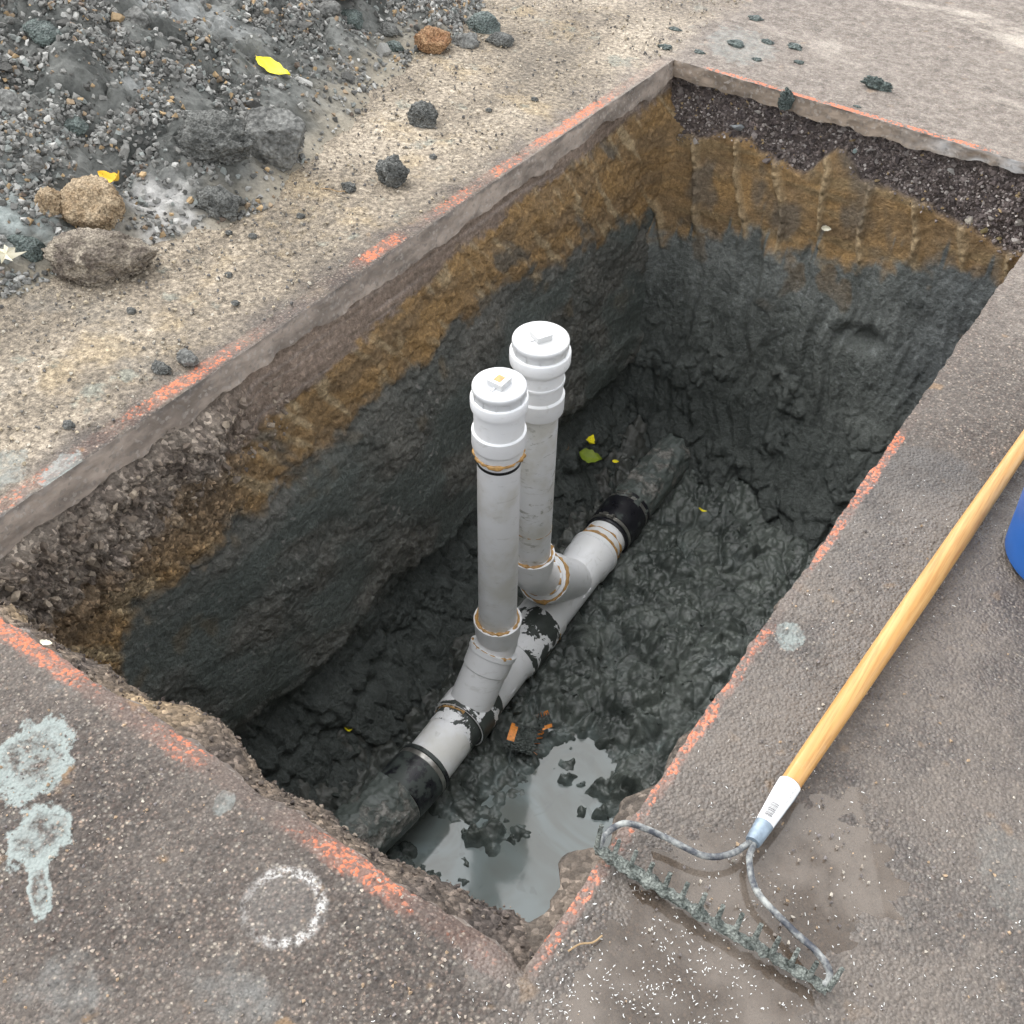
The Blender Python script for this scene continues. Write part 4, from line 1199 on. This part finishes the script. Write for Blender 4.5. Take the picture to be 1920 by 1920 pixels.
# ================================================================== SEWER CLEANOUT PIPES
A = lambda y: AX0 + (AX1 - AX0) * ((y - AX0.y) / (AX1.y - AX0.y))
axd = (AX1 - AX0).normalized()
RM = .0765
RP = .057
root = empty('cleanout_pipes', (-1.25, 1.93, -1.45), 'white plastic sewer pipe with two capped cleanout risers standing in the trench', 'pipe')
def part(name, mb, mat, parent=root, sharp=35):
    return obj(name, mb.mesh(name, sharp=sharp), mat, parent)
def along(p0, L, prof, **k):
    return MB().lathe(p0, axd, [(t, r) for t, r in prof], **k)
def bead(P, d, R, seed, r=.0045, a0=0, a1=360, mat='glue', parent=root):
    """uneven glue squeezed out round a joint"""
    P, d = Vector(P), Vector(d).normalized()
    u = d.orthogonal().normalized(); v = d.cross(u)
    n = 44
    pts, rad = [], []
    for i in range(n + 1):
        a = math.radians(a0 + (a1 - a0) * i / n)
        w = float(fbm(math.cos(a) * 3 + seed, math.sin(a) * 3, seed, 3))
        pts.append(P + (u * math.cos(a) + v * math.sin(a)) * (R + .0015 * w) + d * .004 * float(pn(math.cos(a) * 2 + seed, math.sin(a) * 2, 7)))
        rad.append(max(.0008, r * (.65 + 1.1 * w)))
    return part('glue_bead', MB().sweep(pts, rad, 8), MT[mat], parent)

# main, near to far
sec = A(1.545)
near_sec = part('main_pipe', along(sec, 0, [(0, RM), (.235, RM)], cap0=True), MT['pvcm3'])
w1 = A(1.765)
fw = part('wye_fitting', along(w1, 0, [(-.02, RM + .001), (-.02, RM + .0115), (-.005, RM + .0125), (.0, RM + .0105), (.060, RM + .0105), (.070, RM + .004), (.28, RM + .004), (.29, RM + .0105), (.355, RM + .0105), (.36, RM + .0125), (.375, RM + .0125), (.375, RM)]), MT['pvc'])
fw['label'] = 'near wye fitting branching up to the nearer riser'
# mud smeared over the near hub of the wye and over the joint between the two wyes
hubm = part('muddy_sleeve', along(A(1.690), 0, [(0, RM + .0010), (.030, RM + .0022), (.054, RM + .0030), (.057, RM + .0150), (.140, RM + .0135), (.152, RM + .0062), (.185, RM + .0052)], cap0=False, cap1=False, wob=.0028, seed=3), MT['pvcm'])
hubm['label'] = 'mud smeared over the near collar of the pipe'
mid = part('muddy_sleeve', along(A(2.055), 0, [(0, RM + .0125), (.02, RM + .0150), (.09, RM + .0148), (.145, RM + .0140), (.18, RM + .0125)], wob=.0022, seed=8), MT['pvcm2'])
mid['label'] = 'mud caked over the joint between the two wye fittings'
w2 = A(2.225)
rw = part('wye_fitting', along(w2, 0, [(0, RM), (0, RM + .0115), (.055, RM + .0105), (.065, RM + .004), (.33, RM + .004), (.345, RM + .0105), (.405, RM + .0105), (.408, RM + .0135), (.425, RM + .0135), (.43, RM)]), MT['pvc'])
rw['label'] = 'far wye fitting whose branch points back to the farther riser'
stub = part('main_pipe', along(A(2.64), 0, [(0, RM), (.12, RM)]), MT['pvcm3'])
stub['label'] = 'short amber-stained pipe end before the far rubber coupling'
bead(A(2.662), axd, RM + .004, 4, .007)
bead(A(2.70), axd, RM + .0005, 6, .0042)
bead(A(1.742), axd, RM + .003, 9, .005, 120, 330)
bead(A(2.235), axd, RM + .012, 12, .004, 40, 240)

# near branch, elbow and riser
FB = Vector((-1.250, 1.932, -1.085))                     # foot of the near riser
FT = Vector((-1.247, 1.893, -.140))                      # top of its plug
fd = (FT - FB).normalized()
b0 = A(1.785) + Vector((0, 0, .005))
b1_ = Vector((-1.2505, 1.914, -1.168))
bd = (b1_ - b0).normalized()
L = (b1_ - b0).length
part('wye_branch', MB().lathe(b0, bd, [(.0, RP + .012), (L - .070, RP + .011), (L - .066, RP + .0145), (L - .012, RP + .0155), (L - .010, RP + .0185), (L + .006, RP + .0185), (L + .006, RP)]), MT['pvc'])
bead(b1_ + bd * .004, bd, RP + .013, 21, .005, 150, 300)
el = spline([b1_ - bd * .01, b1_ + bd * .03, FB - fd * .03, FB + fd * .02], 8)
part('elbow', MB().sweep(el, RP + .006, 40), MT['pvc'])
part('elbow_collar', MB().lathe(FB, fd, [(-.02, RP + .006), (-.015, RP + .0115), (.028, RP + .0125), (.030, RP + .0150), (.046, RP + .0150), (.046, RP)]), MT['pvc'])
bead(FB + fd * .046, fd, RP + .006, 23, .0075)
Lr = (FT - FB).length
rp1 = part('riser_pipe', MB().lathe(FB, fd, [(.01, RP), (Lr - .10, RP)]), MT['pvcm3'])
rp1['label'] = 'nearer riser pipe, scuffed and streaked'
part('black_band', MB().lathe(FB, fd, [(Lr - .256, RP), (Lr - .255, RP + .0012), (Lr - .247, RP + .0012), (Lr - .246, RP)], cap0=False, cap1=False), MT['black'], rp1)
bead(FB + fd * (Lr - .222), fd, RP + .006, 25, .0080)
def cap(P, d, hts, label):
    """cleanout adapter and its screwed plug with a square head; P = top of plug"""
    q = MB().lathe(P, -d, hts, 56)
    ad = part('cleanout_adapter', q, MT['pvc'])
    ad['label'] = label
    return ad
prof = [(.034, .066), (.034, .0690), (.0355, .0712), (.039, .0725), (.062, .0725), (.067, .0715), (.069, .0690), (.070, .0655), (.073, .0648), (.138, .0642), (.141, .0648), (.142, .0680), (.1445, .0700), (.186, .0706), (.192, .0698), (.194, .0680), (.195, .0655), (.218, .0640), (.219, .057)]
ad1 = cap(FT, fd, prof, 'capped adapter of the nearer, lower riser')
def plug(P, d, R, parent, ang, amat):
    mb = MB().lathe(P, -d, [(.0, R * .50), (.0, R * .90), (.0006, R * .955), (.0025, R * .985), (.006, R), (.0135, R), (.0150, R * .992), (.0155, R * .968), (.050, R * .962)], 56)
    u = d.orthogonal().normalized()
    u = Matrix.Rotation(ang, 3, d) @ u
    v = d.cross(u)
    Rm = Matrix((u, v, d)).transposed()
    mb.box(P + d * .008, (.0215, .0215, .0085), Rm)
    mb.box(P - d * .0012, (.034, .0045, .0035), Rm)
    for k in range(12):                    # grip ribs round the rim
        a = 2 * math.pi * k / 12
        w = u * math.cos(a) + v * math.sin(a)
        mb.box(P - d * .024 + w * R * .966, (.0016, .0014, .0105), Matrix((w, d.cross(w), d)).transposed())
    pl_ = part('screw_plug', mb, MT['pvccap'], parent)
    mb = MB().box(P + d * .0166, (.0115, .0095, .0006), Rm)
    part('plug_recess', mb, amat, pl_ if False else parent)
    return pl_
plug(FT, fd, .0680, ad1, .75, MT['glue'])

# far branch, bushing, elbow and riser
RB = Vector((-1.287, 2.168, -1.025))
RT = Vector((-1.284, 2.137, -.158))
rd = (RT - RB).normalized()
c0 = A(2.475)
c1 = Vector((-1.289, 2.262, -1.172))
cd_ = (c1 - c0).normalized()
L = (c1 - c0).length
part('wye_branch', MB().lathe(c0, cd_, [(0, RM + .002), (L - .085, RM + .002), (L - .078, RM + .0085), (L - .006, RM + .0085), (L - .003, RM + .0115), (L + .012, RM + .0115), (L + .012, RM - .004)]), MT['pvc'])
part('bushing', MB().lathe(c1, cd_, [(.0, RM + .002), (.016, RM + .002), (.018, RM - .001), (.018, RP + .010), (.030, RP + .010), (.032, RP + .007), (.032, .04)]), MT['pvcm3'])
bead(c1 + cd_ * .013, cd_, RM + .0055, 31, .0065)
bead(c1 + cd_ * .030, cd_, RP + .0065, 33, .0055)
el = spline([c1 - cd_ * .01, c1 + cd_ * .055, RB - rd * .035, RB + rd * .02], 8)
part('elbow', MB().sweep(el, RP + .0055, 40), MT['pvc'])
part('elbow_collar', MB().lathe(RB, rd, [(-.030, RP + .0055), (-.026, RP + .010), (-.010, RP + .010), (-.008, RP + .0118), (.030, RP + .0118), (.032, RP + .0145), (.048, RP + .0145), (.048, RP)]), MT['pvc'])
bead(RB + rd * .048, rd, RP + .006, 35, .0065)
Lr = (RT - RB).length
rp2 = part('riser_pipe', MB().lathe(RB, rd, [(.01, RP), (Lr - .10, RP)]), MT['pvcd'])
rp2['label'] = 'farther riser pipe, stained with wavy grey streaks'
bead(RB + rd * .165, rd, RP - .0006, 37, .0018, parent=rp2)
prof = [(.036, .073), (.036, .0775), (.0375, .0798), (.041, .0812), (.068, .0812), (.074, .0800), (.084, .0745), (.086, .0690), (.087, .0670), (.124, .0664), (.126, .0668), (.127, .0686), (.129, .0692), (.135, .0692), (.137, .0684), (.138, .0660), (.178, .0650), (.180, .0690), (.183, .0712), (.232, .0704), (.237, .0695), (.239, .0670), (.240, .057)]
ad2 = cap(RT, rd, prof, 'capped adapter of the farther, taller riser')
plug(RT, rd, .0755, ad2, .30, MT['pvcd'])
bead(RB + rd * (Lr - .246), rd, RP + .003, 39, .005, 0, 200, parent=rp2)
# mould-mark nubs and printed specification line on the near length
for y_, dz, ln in ((1.945, .012, .016), (2.42, .018, .008), (2.46, .016, .012)):
    part('mould_nub', MB().lathe(A(y_) + Vector((RM + .002, -ln, dz)), axd, [(0, .0015), (.002, .0038), (ln * 2 - .002, .0038), (ln * 2, .0015)], 12), MT['pvc'])
pr = MB()
rr = random.Random(4)
u = Vector((0, 0, 1)); sidev = axd.cross(u).normalized()
for k in range(15):                        # a row of tiny printed characters, too worn to read
    a = math.radians(168)
    w = sidev * math.cos(a) + u * math.sin(a)
    p_ = A(1.575 + k * .0105) + w * (RM + .0004)
    if rr.random() < .85:
        pr.box(p_, (.0028, .0006, .0005 + .0016 * rr.random()), Matrix((axd, w, axd.cross(w))).transposed())
part('printed_line', pr, MT['ink'], near_sec)

# ------------------------------------------------------------------ rubber couplings and old clay pipes
def coupling(name, P, d, L, R, label, clampang, seed, rub='rubber'):
    P, d = Vector(P), Vector(d).normalized()
    e = empty(name, P, label, 'coupling')
    part('rubber_sleeve', MB().lathe(P, d, [(0, R - .006), (0, R), (.004, R + .0025), (.012, R + .0015), (.014, R - .001), (.032, R - .001), (.034, R + .0025), (L * .5, R + .004), (L - .034, R + .004), (L - .032, R + .0012), (L - .014, R + .0012), (L - .012, R + .004), (L, R + .004), (L, R - .005)], wob=.0012, seed=seed), MT[rub], e)
    u = d.orthogonal().normalized(); v = d.cross(u)
    for t_ in (.023, L - .023):
        bnd = part('clamp_band', MB().lathe(P, d, [(t_ - .0075, R - .001), (t_ - .0075, R + .0024), (t_ + .0075, R + .0024), (t_ + .0075, R - .001)], cap0=False, cap1=False), MT['steel'], e)
        a = math.radians(clampang)
        w = u * math.cos(a) + v * math.sin(a)
        tg = d.cross(w)
        q = P + d * t_ + w * (R + .006)
        part('clamp_screw', MB().lathe(q - tg * .024, tg, [(0, .0045), (.034, .0045), (.036, .003), (.050, .003), (.051, .0062), (.060, .0062)], 14).box(q, (.010, .0085, .0055), Matrix((tg, d, w)).transposed()), MT['steel'], bnd)
    return e
nd = (A(1.56) - Vector((-1.250, 1.385, -1.366))).normalized()
coupling('rubber_coupling', A(1.565) - nd * .170, nd, .170, RM + .008, 'mud-smeared black rubber coupling at the near end of the white pipe', 200, 2)
fd2 = axd
wcl = None
coupling('rubber_coupling', A(2.735), axd, .185, RM + .007, 'black rubber coupling with steel screw clamp at the far end of the white pipe', 300, 5, 'rubberc')

def clay(name, P0, P1, R, label, seed, amp):
    P0, P1 = Vector(P0), Vector(P1)
    d = (P1 - P0).normalized(); L = (P1 - P0).length
    n, seg = 110, 96
    u = d.orthogonal().normalized(); v = d.cross(u)
    V = []
    for i in range(n + 1):
        for j in range(seg):
            a = 2 * math.pi * j / seg
            w = u * math.cos(a) + v * math.sin(a)
            top = max(0, w.z) ** .7
            q = P0 + d * (L * i / n)
            k = float(fbm(q.y * 22 + seed, w.x * 2.6, w.z * 2.6, 4, .6))
            V.append(q + w * (R + top * amp * (.35 + max(-.3, k)) + .0012 * float(pn(q.y * 60, w.x * 6, w.z * 6))))
    Fq = [(i * seg + j, i * seg + (j + 1) % seg, (i + 1) * seg + (j + 1) % seg, (i + 1) * seg + j) for i in range(n) for j in range(seg)]
    me = bpy.data.meshes.new(name)
    me.from_pydata([(q - P0)[:] for q in V], [], Fq)
    me.shade_smooth()
    return tag(obj(name, me, MT['claypipe'], None, P0), label, 'pipe')
clay('clay_pipe', A(1.565) - nd * .140, A(1.565) - nd * .140 + Vector((-.030, -.42, .010)), RM + .012, 'mud-coated old clay pipe at the near end of the trench', 4, .013)
clay('clay_pipe', A(2.88), A(2.88) + Vector((-.012, .62, .014)), RM + .004, 'old grey clay pipe running into the far wall under slumped mud', 9, .014)

# ================================================================== RAKE
rake = empty('garden_rake', (-.175, 1.0, 0), 'bow rake with pale wooden handle lying tines-up across the puddle on the right pavement', 'rake')
def rpart(name, mb, mat, parent=rake, sharp=35): return obj(name, mb.mesh(name, sharp=sharp), mat, parent)
HB = Vector((-.1735, 1.110, .0335))
HE = Vector((-.1095, 2.330, .0300))
hd = (HE - HB).normalized()
Lh = (HE - HB).length
rpart('handle', MB().lathe(HB - hd * .02, hd, [(0, .0150), (.02, .0165), (.25, .0185), (.55, .0203), (.80, .0195), (1.05, .0172), (Lh, .0160), (Lh + .015, .013), (Lh + .02, .006)], 40), MT['wood'])
FE = Vector((-.1765, 1.006, .0285))
fdv = (HB + hd * .02 - FE).normalized()
Lf = (HB + hd * .02 - FE).length
fer = rpart('ferrule', MB().lathe(FE, fdv, [(.0, .0085), (0, .0118), (.004, .0126), (Lf * .45, .0156), (Lf * .8, .0184), (Lf - .003, .0187), (Lf, .0180), (Lf, .015)], 40), MT['ferrule'])
def wrap(mb, t0, t1, a0, a1, rfun, n=14, m=6, th=.0006):
    """a patch of sticker bent round the ferrule"""
    u = fdv.orthogonal().normalized()
    up = Vector((0, 0, 1)); up = (up - fdv * up.dot(fdv)).normalized()
    sv = fdv.cross(up)
    b = len(mb.V)
    for i in range(m + 1):
        t_ = t0 + (t1 - t0) * i / m
        for j in range(n + 1):
            a = a0 + (a1 - a0) * j / n
            mb.V.append(tuple(FE + fdv * t_ + (up * math.cos(a) + sv * math.sin(a)) * (rfun(t_) + th)))
    for i in range(m):
        for j in range(n):
            q = b + i * (n + 1) + j
            mb.F.append((q, q + 1, q + n + 2, q + n + 1))
    return mb
rf = lambda t_: float(np.interp(t_, [0, .004, Lf * .45, Lf * .8, Lf], [.0118, .0126, .0156, .0184, .0187]))
lab = rpart('label_sticker', wrap(MB(), Lf * .30, Lf * .985, -1.15, 1.30, rf), MT['paper'], fer)
bar = MB()
tt = Lf * .36
for k in range(17):
    w = random.choice((.0006, .0006, .0010, .0014))
    wrap(bar, tt, tt + w, -.45, .35, rf, 6, 1, .0009)
    tt += w + random.choice((.0007, .0010))
rpart('barcode', bar, MT['ink'], fer)
txt = MB()
for k, a in enumerate((-.55, -.40, -.25, -.10, .30, .42, .60, .72)):
    t_ = Lf * .66
    while t_ < Lf * .90:
        w = random.uniform(.0015, .006)
        if random.random() < .88: wrap(txt, t_, t_ + w, a, a + .06, rf, 2, 2, .0009)
        t_ += w + .0012
rpart('small_print', txt, MT['greyink'], fer)
def bow(pts, seed):
    return rpart('bow_rod', MB().sweep(spline(pts, 12), .0050, 14, wob=.0005, seed=seed), MT['chipped'])
bow([(-.1755, 1.025, .0280), (-.182, 1.000, .0270), (-.197, .970, .0250), (-.229, .946, .0230), (-.296, .937, .0270), (-.343, .924, .0330), (-.360, .905, .0330), (-.366, .882, .0270), (-.363, .866, .0220)], 1)
bow([(-.1735, 1.025, .0280), (-.173, 1.000, .0270), (-.168, .978, .0250), (-.137, .940, .0230), (-.075, .915, .0260), (-.027, .899, .0320), (-.004, .886, .0330), (.003, .874, .0280), (.001, .866, .0220)], 2)
hb = MB()
pts, rad = [], []
for i in range(90):
    f = i / 89
    pts.append(Vector((-.366 + .374 * f, .864 + .0015 * math.sin(f * 9), .0185)))
    rad.append(.0066 + .0034 * float(fbm(f * 22, 2.2, 0, 3)) + .0028 * math.exp(-((f - .22) / .20) ** 2))
hb.sweep(pts, rad, 18, wob=.0055, seed=5)
rpart('head_bar', hb, MT['rakemud'], sharp=80)
for i in range(14):
    f = i / 13
    x = -.366 + .374 * f
    P = Vector((x, .864, .021))
    lean_ = Vector((.10 * (f - .5) * 2 * (1 if i in (0, 13) else .2), .10, 1)).normalized()
    ln = (.044 if i in (0, 13) else random.uniform(.027, .036))
    pts = [P, P + lean_ * ln * .35 + Vector((0, .002, 0)), P + lean_ * ln * .7 + Vector((0, .006, 0)), P + lean_ * ln + Vector((0, .010, 0))]
    rpart('tine', MB().sweep(spline(pts, 5), [.0046 - .0014 * k / 15 for k in range(16)], 12, wob=.0009, seed=i * 3.3), MT['rakemud'], sharp=80)

# ================================================================== BLUE BUCKET
bk = empty('bucket', (.066, 1.935, 0), 'blue plastic bucket standing at the right edge of the picture', 'bucket')
BP = Vector((.066, 1.935, .001))
mb = MB().lathe(BP, (0, 0, 1), [(0, .06), (.0, .112), (.004, .124), (.012, .1305), (.30, .146), (.302, .152), (.312, .152), (.314, .147), (.34, .1485), (.342, .154), (.36, .155), (.372, .152), (.372, .144), (.05, .126), (.02, .11), (.02, .02)], 72)
obj('shell', mb.mesh('shell'), MT['blue'], bk)
hp = [BP + Vector((.150 * math.cos(a), .150 * math.sin(a) * .35 - .06 * math.sin(a), .335 - .10 * math.sin(a))) for a in np.linspace(0, math.pi, 24)]
obj('bail_handle', MB().sweep(hp, .0028, 10).mesh('bail_handle'), MT['steel'], bk)

# ================================================================== LEAVES AND SMALL DEBRIS
def leaf(name, loc, L, Wd, rot, mat, label, curl=.25, fold=.25, tilt=(0, 0), seed=1, cat='leaf', group=None):
    n, m = 16, 6
    V = []
    for i in range(n + 1):
        f = i / n
        w = Wd * .5 * (math.sin(math.pi * min(1, f ** .8)) ** .85) * (1 + .10 * math.sin(f * 23 + seed))
        for j in range(-m, m + 1):
            s = j / m
            V.append((L * (f - .5), w * s, abs(s) * w * fold + curl * L * (f - .5) ** 2 * 1.2 + .02 * L * math.sin(f * 9 + s * 3 + seed)))
    k = 2 * m + 1
    top = len(V)
    V += [(x, y, z - .0005) for x, y, z in V]
    Fq = [(i * k + j, (i + 1) * k + j, (i + 1) * k + j + 1, i * k + j + 1) for i in range(n) for j in range(k - 1)]
    Fq += [tuple(reversed([q + top for q in f])) for f in Fq[:]]
    me = bpy.data.meshes.new(name)
    me.from_pydata(V, [], Fq)
    me.shade_smooth()
    o = obj(name, me, mat, None, loc, (tilt[0], tilt[1], rot))
    return tag(o, label, cat, group)
hp_ = hz(-2.455, 2.455)
leaf('leaf', (-2.455, 2.456, hp_ + .018), .158, .046, -.14, MT['leafy'], 'bright yellow leaf lying on the grey heap', .22, .2, (.22, .05), 2)
leaf('leaf', (-2.325, 1.725, hz(-2.325, 1.725) + .055), .070, .035, .2, MT['leafo'], 'small curled orange-yellow leaf behind the tan clod', 1.6, .6, (.3, -.3), 5)
def star(name, loc, R, mat, label, seed):
    """a pointed, lobed leaf"""
    V, Fq, n = [(0, 0, .004)], [], 0
    lob = [1, .35, .62, .28, .9, .35, .66, .3, .95, .3, .55, .32, .85, .33]
    for i, q in enumerate(lob):
        a = 2 * math.pi * i / len(lob) + .15 * math.sin(i * 3 + seed)
        V.append((R * q * math.cos(a), R * q * math.sin(a), .010 * math.sin(i * 2.1 + seed) + .004))
    k = len(lob)
    V += [(x, y, z - .0006) for x, y, z in V]
    for i in range(k):
        Fq.append((0, 1 + i, 1 + (i + 1) % k))
        Fq.append((k + 1, k + 2 + (i + 1) % k, k + 2 + i))
    me = bpy.data.meshes.new(name)
    me.from_pydata(V, [], Fq)
    return tag(obj(name, me, mat, None, loc, (.15, .1, .6)), label, 'leaf')
star('lobed_leaf', (-2.33, 1.375, max(hz(-2.33, 1.375), 0) + .030), .050, MT['leafw'], 'cream-white pointed lobed leaf at the left edge of the picture', 2)
fl_ = lambda x, y: float(floor_h(np.array([x]), np.array([y]))[0])
leaf('leaf', (-1.515, 2.93, -1.245), .090, .055, .3, MT['leafg'], 'green leaf lying on the mud in the far left corner of the trench', .5, .3, (.35, .1), 3)
leaf('leaf', (-1.545, 2.97, -1.215), .070, .034, 1.9, MT['leafy'], 'yellow leaf just above the green leaf in the trench corner', .9, .5, (.3, .2), 4)
leaf('leaf', (-1.43, 2.97, -1.25), .026, .013, .5, MT['leafy'], 'tiny yellow leaf scrap right of the green leaf in the trench', .5, .4, (.4, 0), 6)
leaf('leaf', (-1.60, 2.90, -1.22), .060, .018, -.9, MT['leafb'], 'curled brown leaf beside the taller riser', .9, .6, (.4, 0), 7)
leaf('leaf', (-1.60, 3.08, -1.08), .060, .020, 1.2, MT['leafb'], 'brown leaf on the mud behind the taller riser', .9, .6, (-.8, 0), 8)
leaf('leaf', (-1.08, 3.02, -1.345), .034, .014, .4, MT['leafy'], 'yellow leaf scrap on the mud right of the far clay pipe', .8, .5, (-.2, .3), 9)
leaf('leaf', (-1.505, 1.515, fl_(-1.505, 1.515) + .016), .034, .016, 1.2, MT['leafy'], 'small yellow leaf on the mud left of the near coupling', 1.5, .6, (0, .4), 10)
leaf('leaf', (-1.02, 3.495, -.375), .034, .018, .3, MT['leafw'], 'pale leaf scrap stuck on the ochre layer of the far wall', .4, .3, (1.2, 0), 11)
leaf('leaf', (-1.36, .662, .002), .024, .012, .4, MT['leafw'], 'pale leaf scrap on the near pavement edge at the left', .6, .3, (0, 0), 12)
def twig(loc, L, rot, label):
    pts = spline([(-L / 2, 0, .002), (-L * .15, L * .05, .003), (L * .2, -L * .03, .002), (L / 2, L * .04, .003)], 5)
    tag(obj('twig', MB().sweep(pts, .0014, 7).mesh('twig'), MT['twig'], None, loc, (0, 0, rot)), label, 'twig')
twig((-.305, .735, .001), .055, 1.0, 'dry straw-coloured twig on the pavement left of the rake head')
twig((-2.00, 2.175, .003), .07, .4, 'thin dark twig beside the tiny clod on the silt')

# broken orange shard sunk in the mud beside the near wye
def shard(name, loc, R, L, arc, th, rot, label):
    V, Fq, mats = [], [], []
    n, m = 18, 8
    for layer in (0, 1):
        for i in range(m + 1):
            for j in range(n + 1):
                a = -arc / 2 + arc * j / n
                edge = .010 * math.sin(j * 1.9) * (i / m) + .004 * math.sin(j * 3.1)
                r_ = R - th * layer + .0012 * math.sin(i * 2.3 + j)
                V.append((L * i / m + (edge if i == m else 0), r_ * math.sin(a), r_ * math.cos(a) - R * math.cos(arc / 2)))
    k = (m + 1) * (n + 1)
    for i in range(m):
        for j in range(n):
            q = i * (n + 1) + j
            Fq.append((q, q + n + 1, q + n + 2, q + 1)); mats.append(1 if i < 2 and 3 < j < 16 - 3 * i else 0)
            Fq.append((k + q, k + q + 1, k + q + n + 2, k + q + n + 1)); mats.append(0)
    for j in range(n):
        Fq.append((j, j + 1, k + j + 1, k + j)); mats.append(1)
        q = m * (n + 1) + j
        Fq.append((q, k + q, k + q + 1, q + 1)); mats.append(1)
    for i in range(m):
        q = i * (n + 1)
        Fq.append((q, k + q, k + q + n + 1, q + n + 1)); mats.append(0)
        q += n
        Fq.append((q, q + n + 1, k + q + n + 1, k + q)); mats.append(0)
    me = bpy.data.meshes.new(name)
    me.from_pydata(V, [], Fq)
    me.materials.append(MT['shard']); me.materials.append(MT['orange'])
    me.polygons.foreach_set('material_index', mats)
    me.shade_smooth(); me.set_sharp_from_angle(angle=.6)
    o = bpy.data.objects.new(name, me); COL.objects.link(o)
    o.location = loc; o.rotation_euler = rot
    return tag(o, label, 'pipe shard')
shard('pipe_shard', (-1.138, 1.845, -1.440), .064, .095, 1.8, .007, (0, .10, .35), 'muddy curved pipe shard with bright orange broken edge beside the near wye')
shard('pipe_shard', (-1.050, 1.935, -1.440), .040, .045, 1.5, .006, (.3, -.5, 2.6), 'small muddy shard with orange flecks right of the larger shard')

# white plastic shavings scattered on the wet pavement
r = np.random.default_rng(21)
n_ = 2300
x = np.concatenate([r.normal(-.17, .15, n_), r.uniform(X1 + .01, .45, 1000)])
y = np.concatenate([r.normal(.70, .17, n_), r.uniform(.3, 2.0, 1000)])
k = ((y < Y0 - .02) | (x > X1 + .015)) & (y > .2) & (x < .5) & (r.uniform(0, 1, len(x)) < np.clip(.55 + fbm(x * 9, y * 9, 3, 3), .1, 1))
x, y = x[k], y[k]
Vs, Fs = [], []
for i in range(len(x)):
    L_ = .0014 + .0040 * r.uniform() ** 3
    w = .00035 + .00035 * r.uniform()
    a, cv = r.uniform(0, 6.28), r.uniform(-1.6, 1.6)
    b = len(Vs)
    px, py = x[i], y[i]
    for s in range(4):
        ang = a + cv * s / 3
        nx, ny = -math.sin(ang) * w, math.cos(ang) * w
        z0 = .0008 + .0004 * s
        Vs += [(px + nx, py + ny, z0), (px - nx, py - ny, z0), (px, py, z0 + .0006)]
        px += math.cos(ang) * L_ / 3; py += math.sin(ang) * L_ / 3
    for s in range(3):
        q = b + s * 3
        Fs += [(q, q + 3, q + 5, q + 2), (q + 2, q + 5, q + 4, q + 1), (q + 1, q + 4, q + 3, q)]
ch = obj('plastic_shavings', mesh_np('plastic_shavings', np.array(Vs), np.array(Fs), smooth=False), MT['chaff'])
tag(ch, 'white plastic shavings sprinkled over the wet pavement round the rake', 'shavings', kind='stuff')
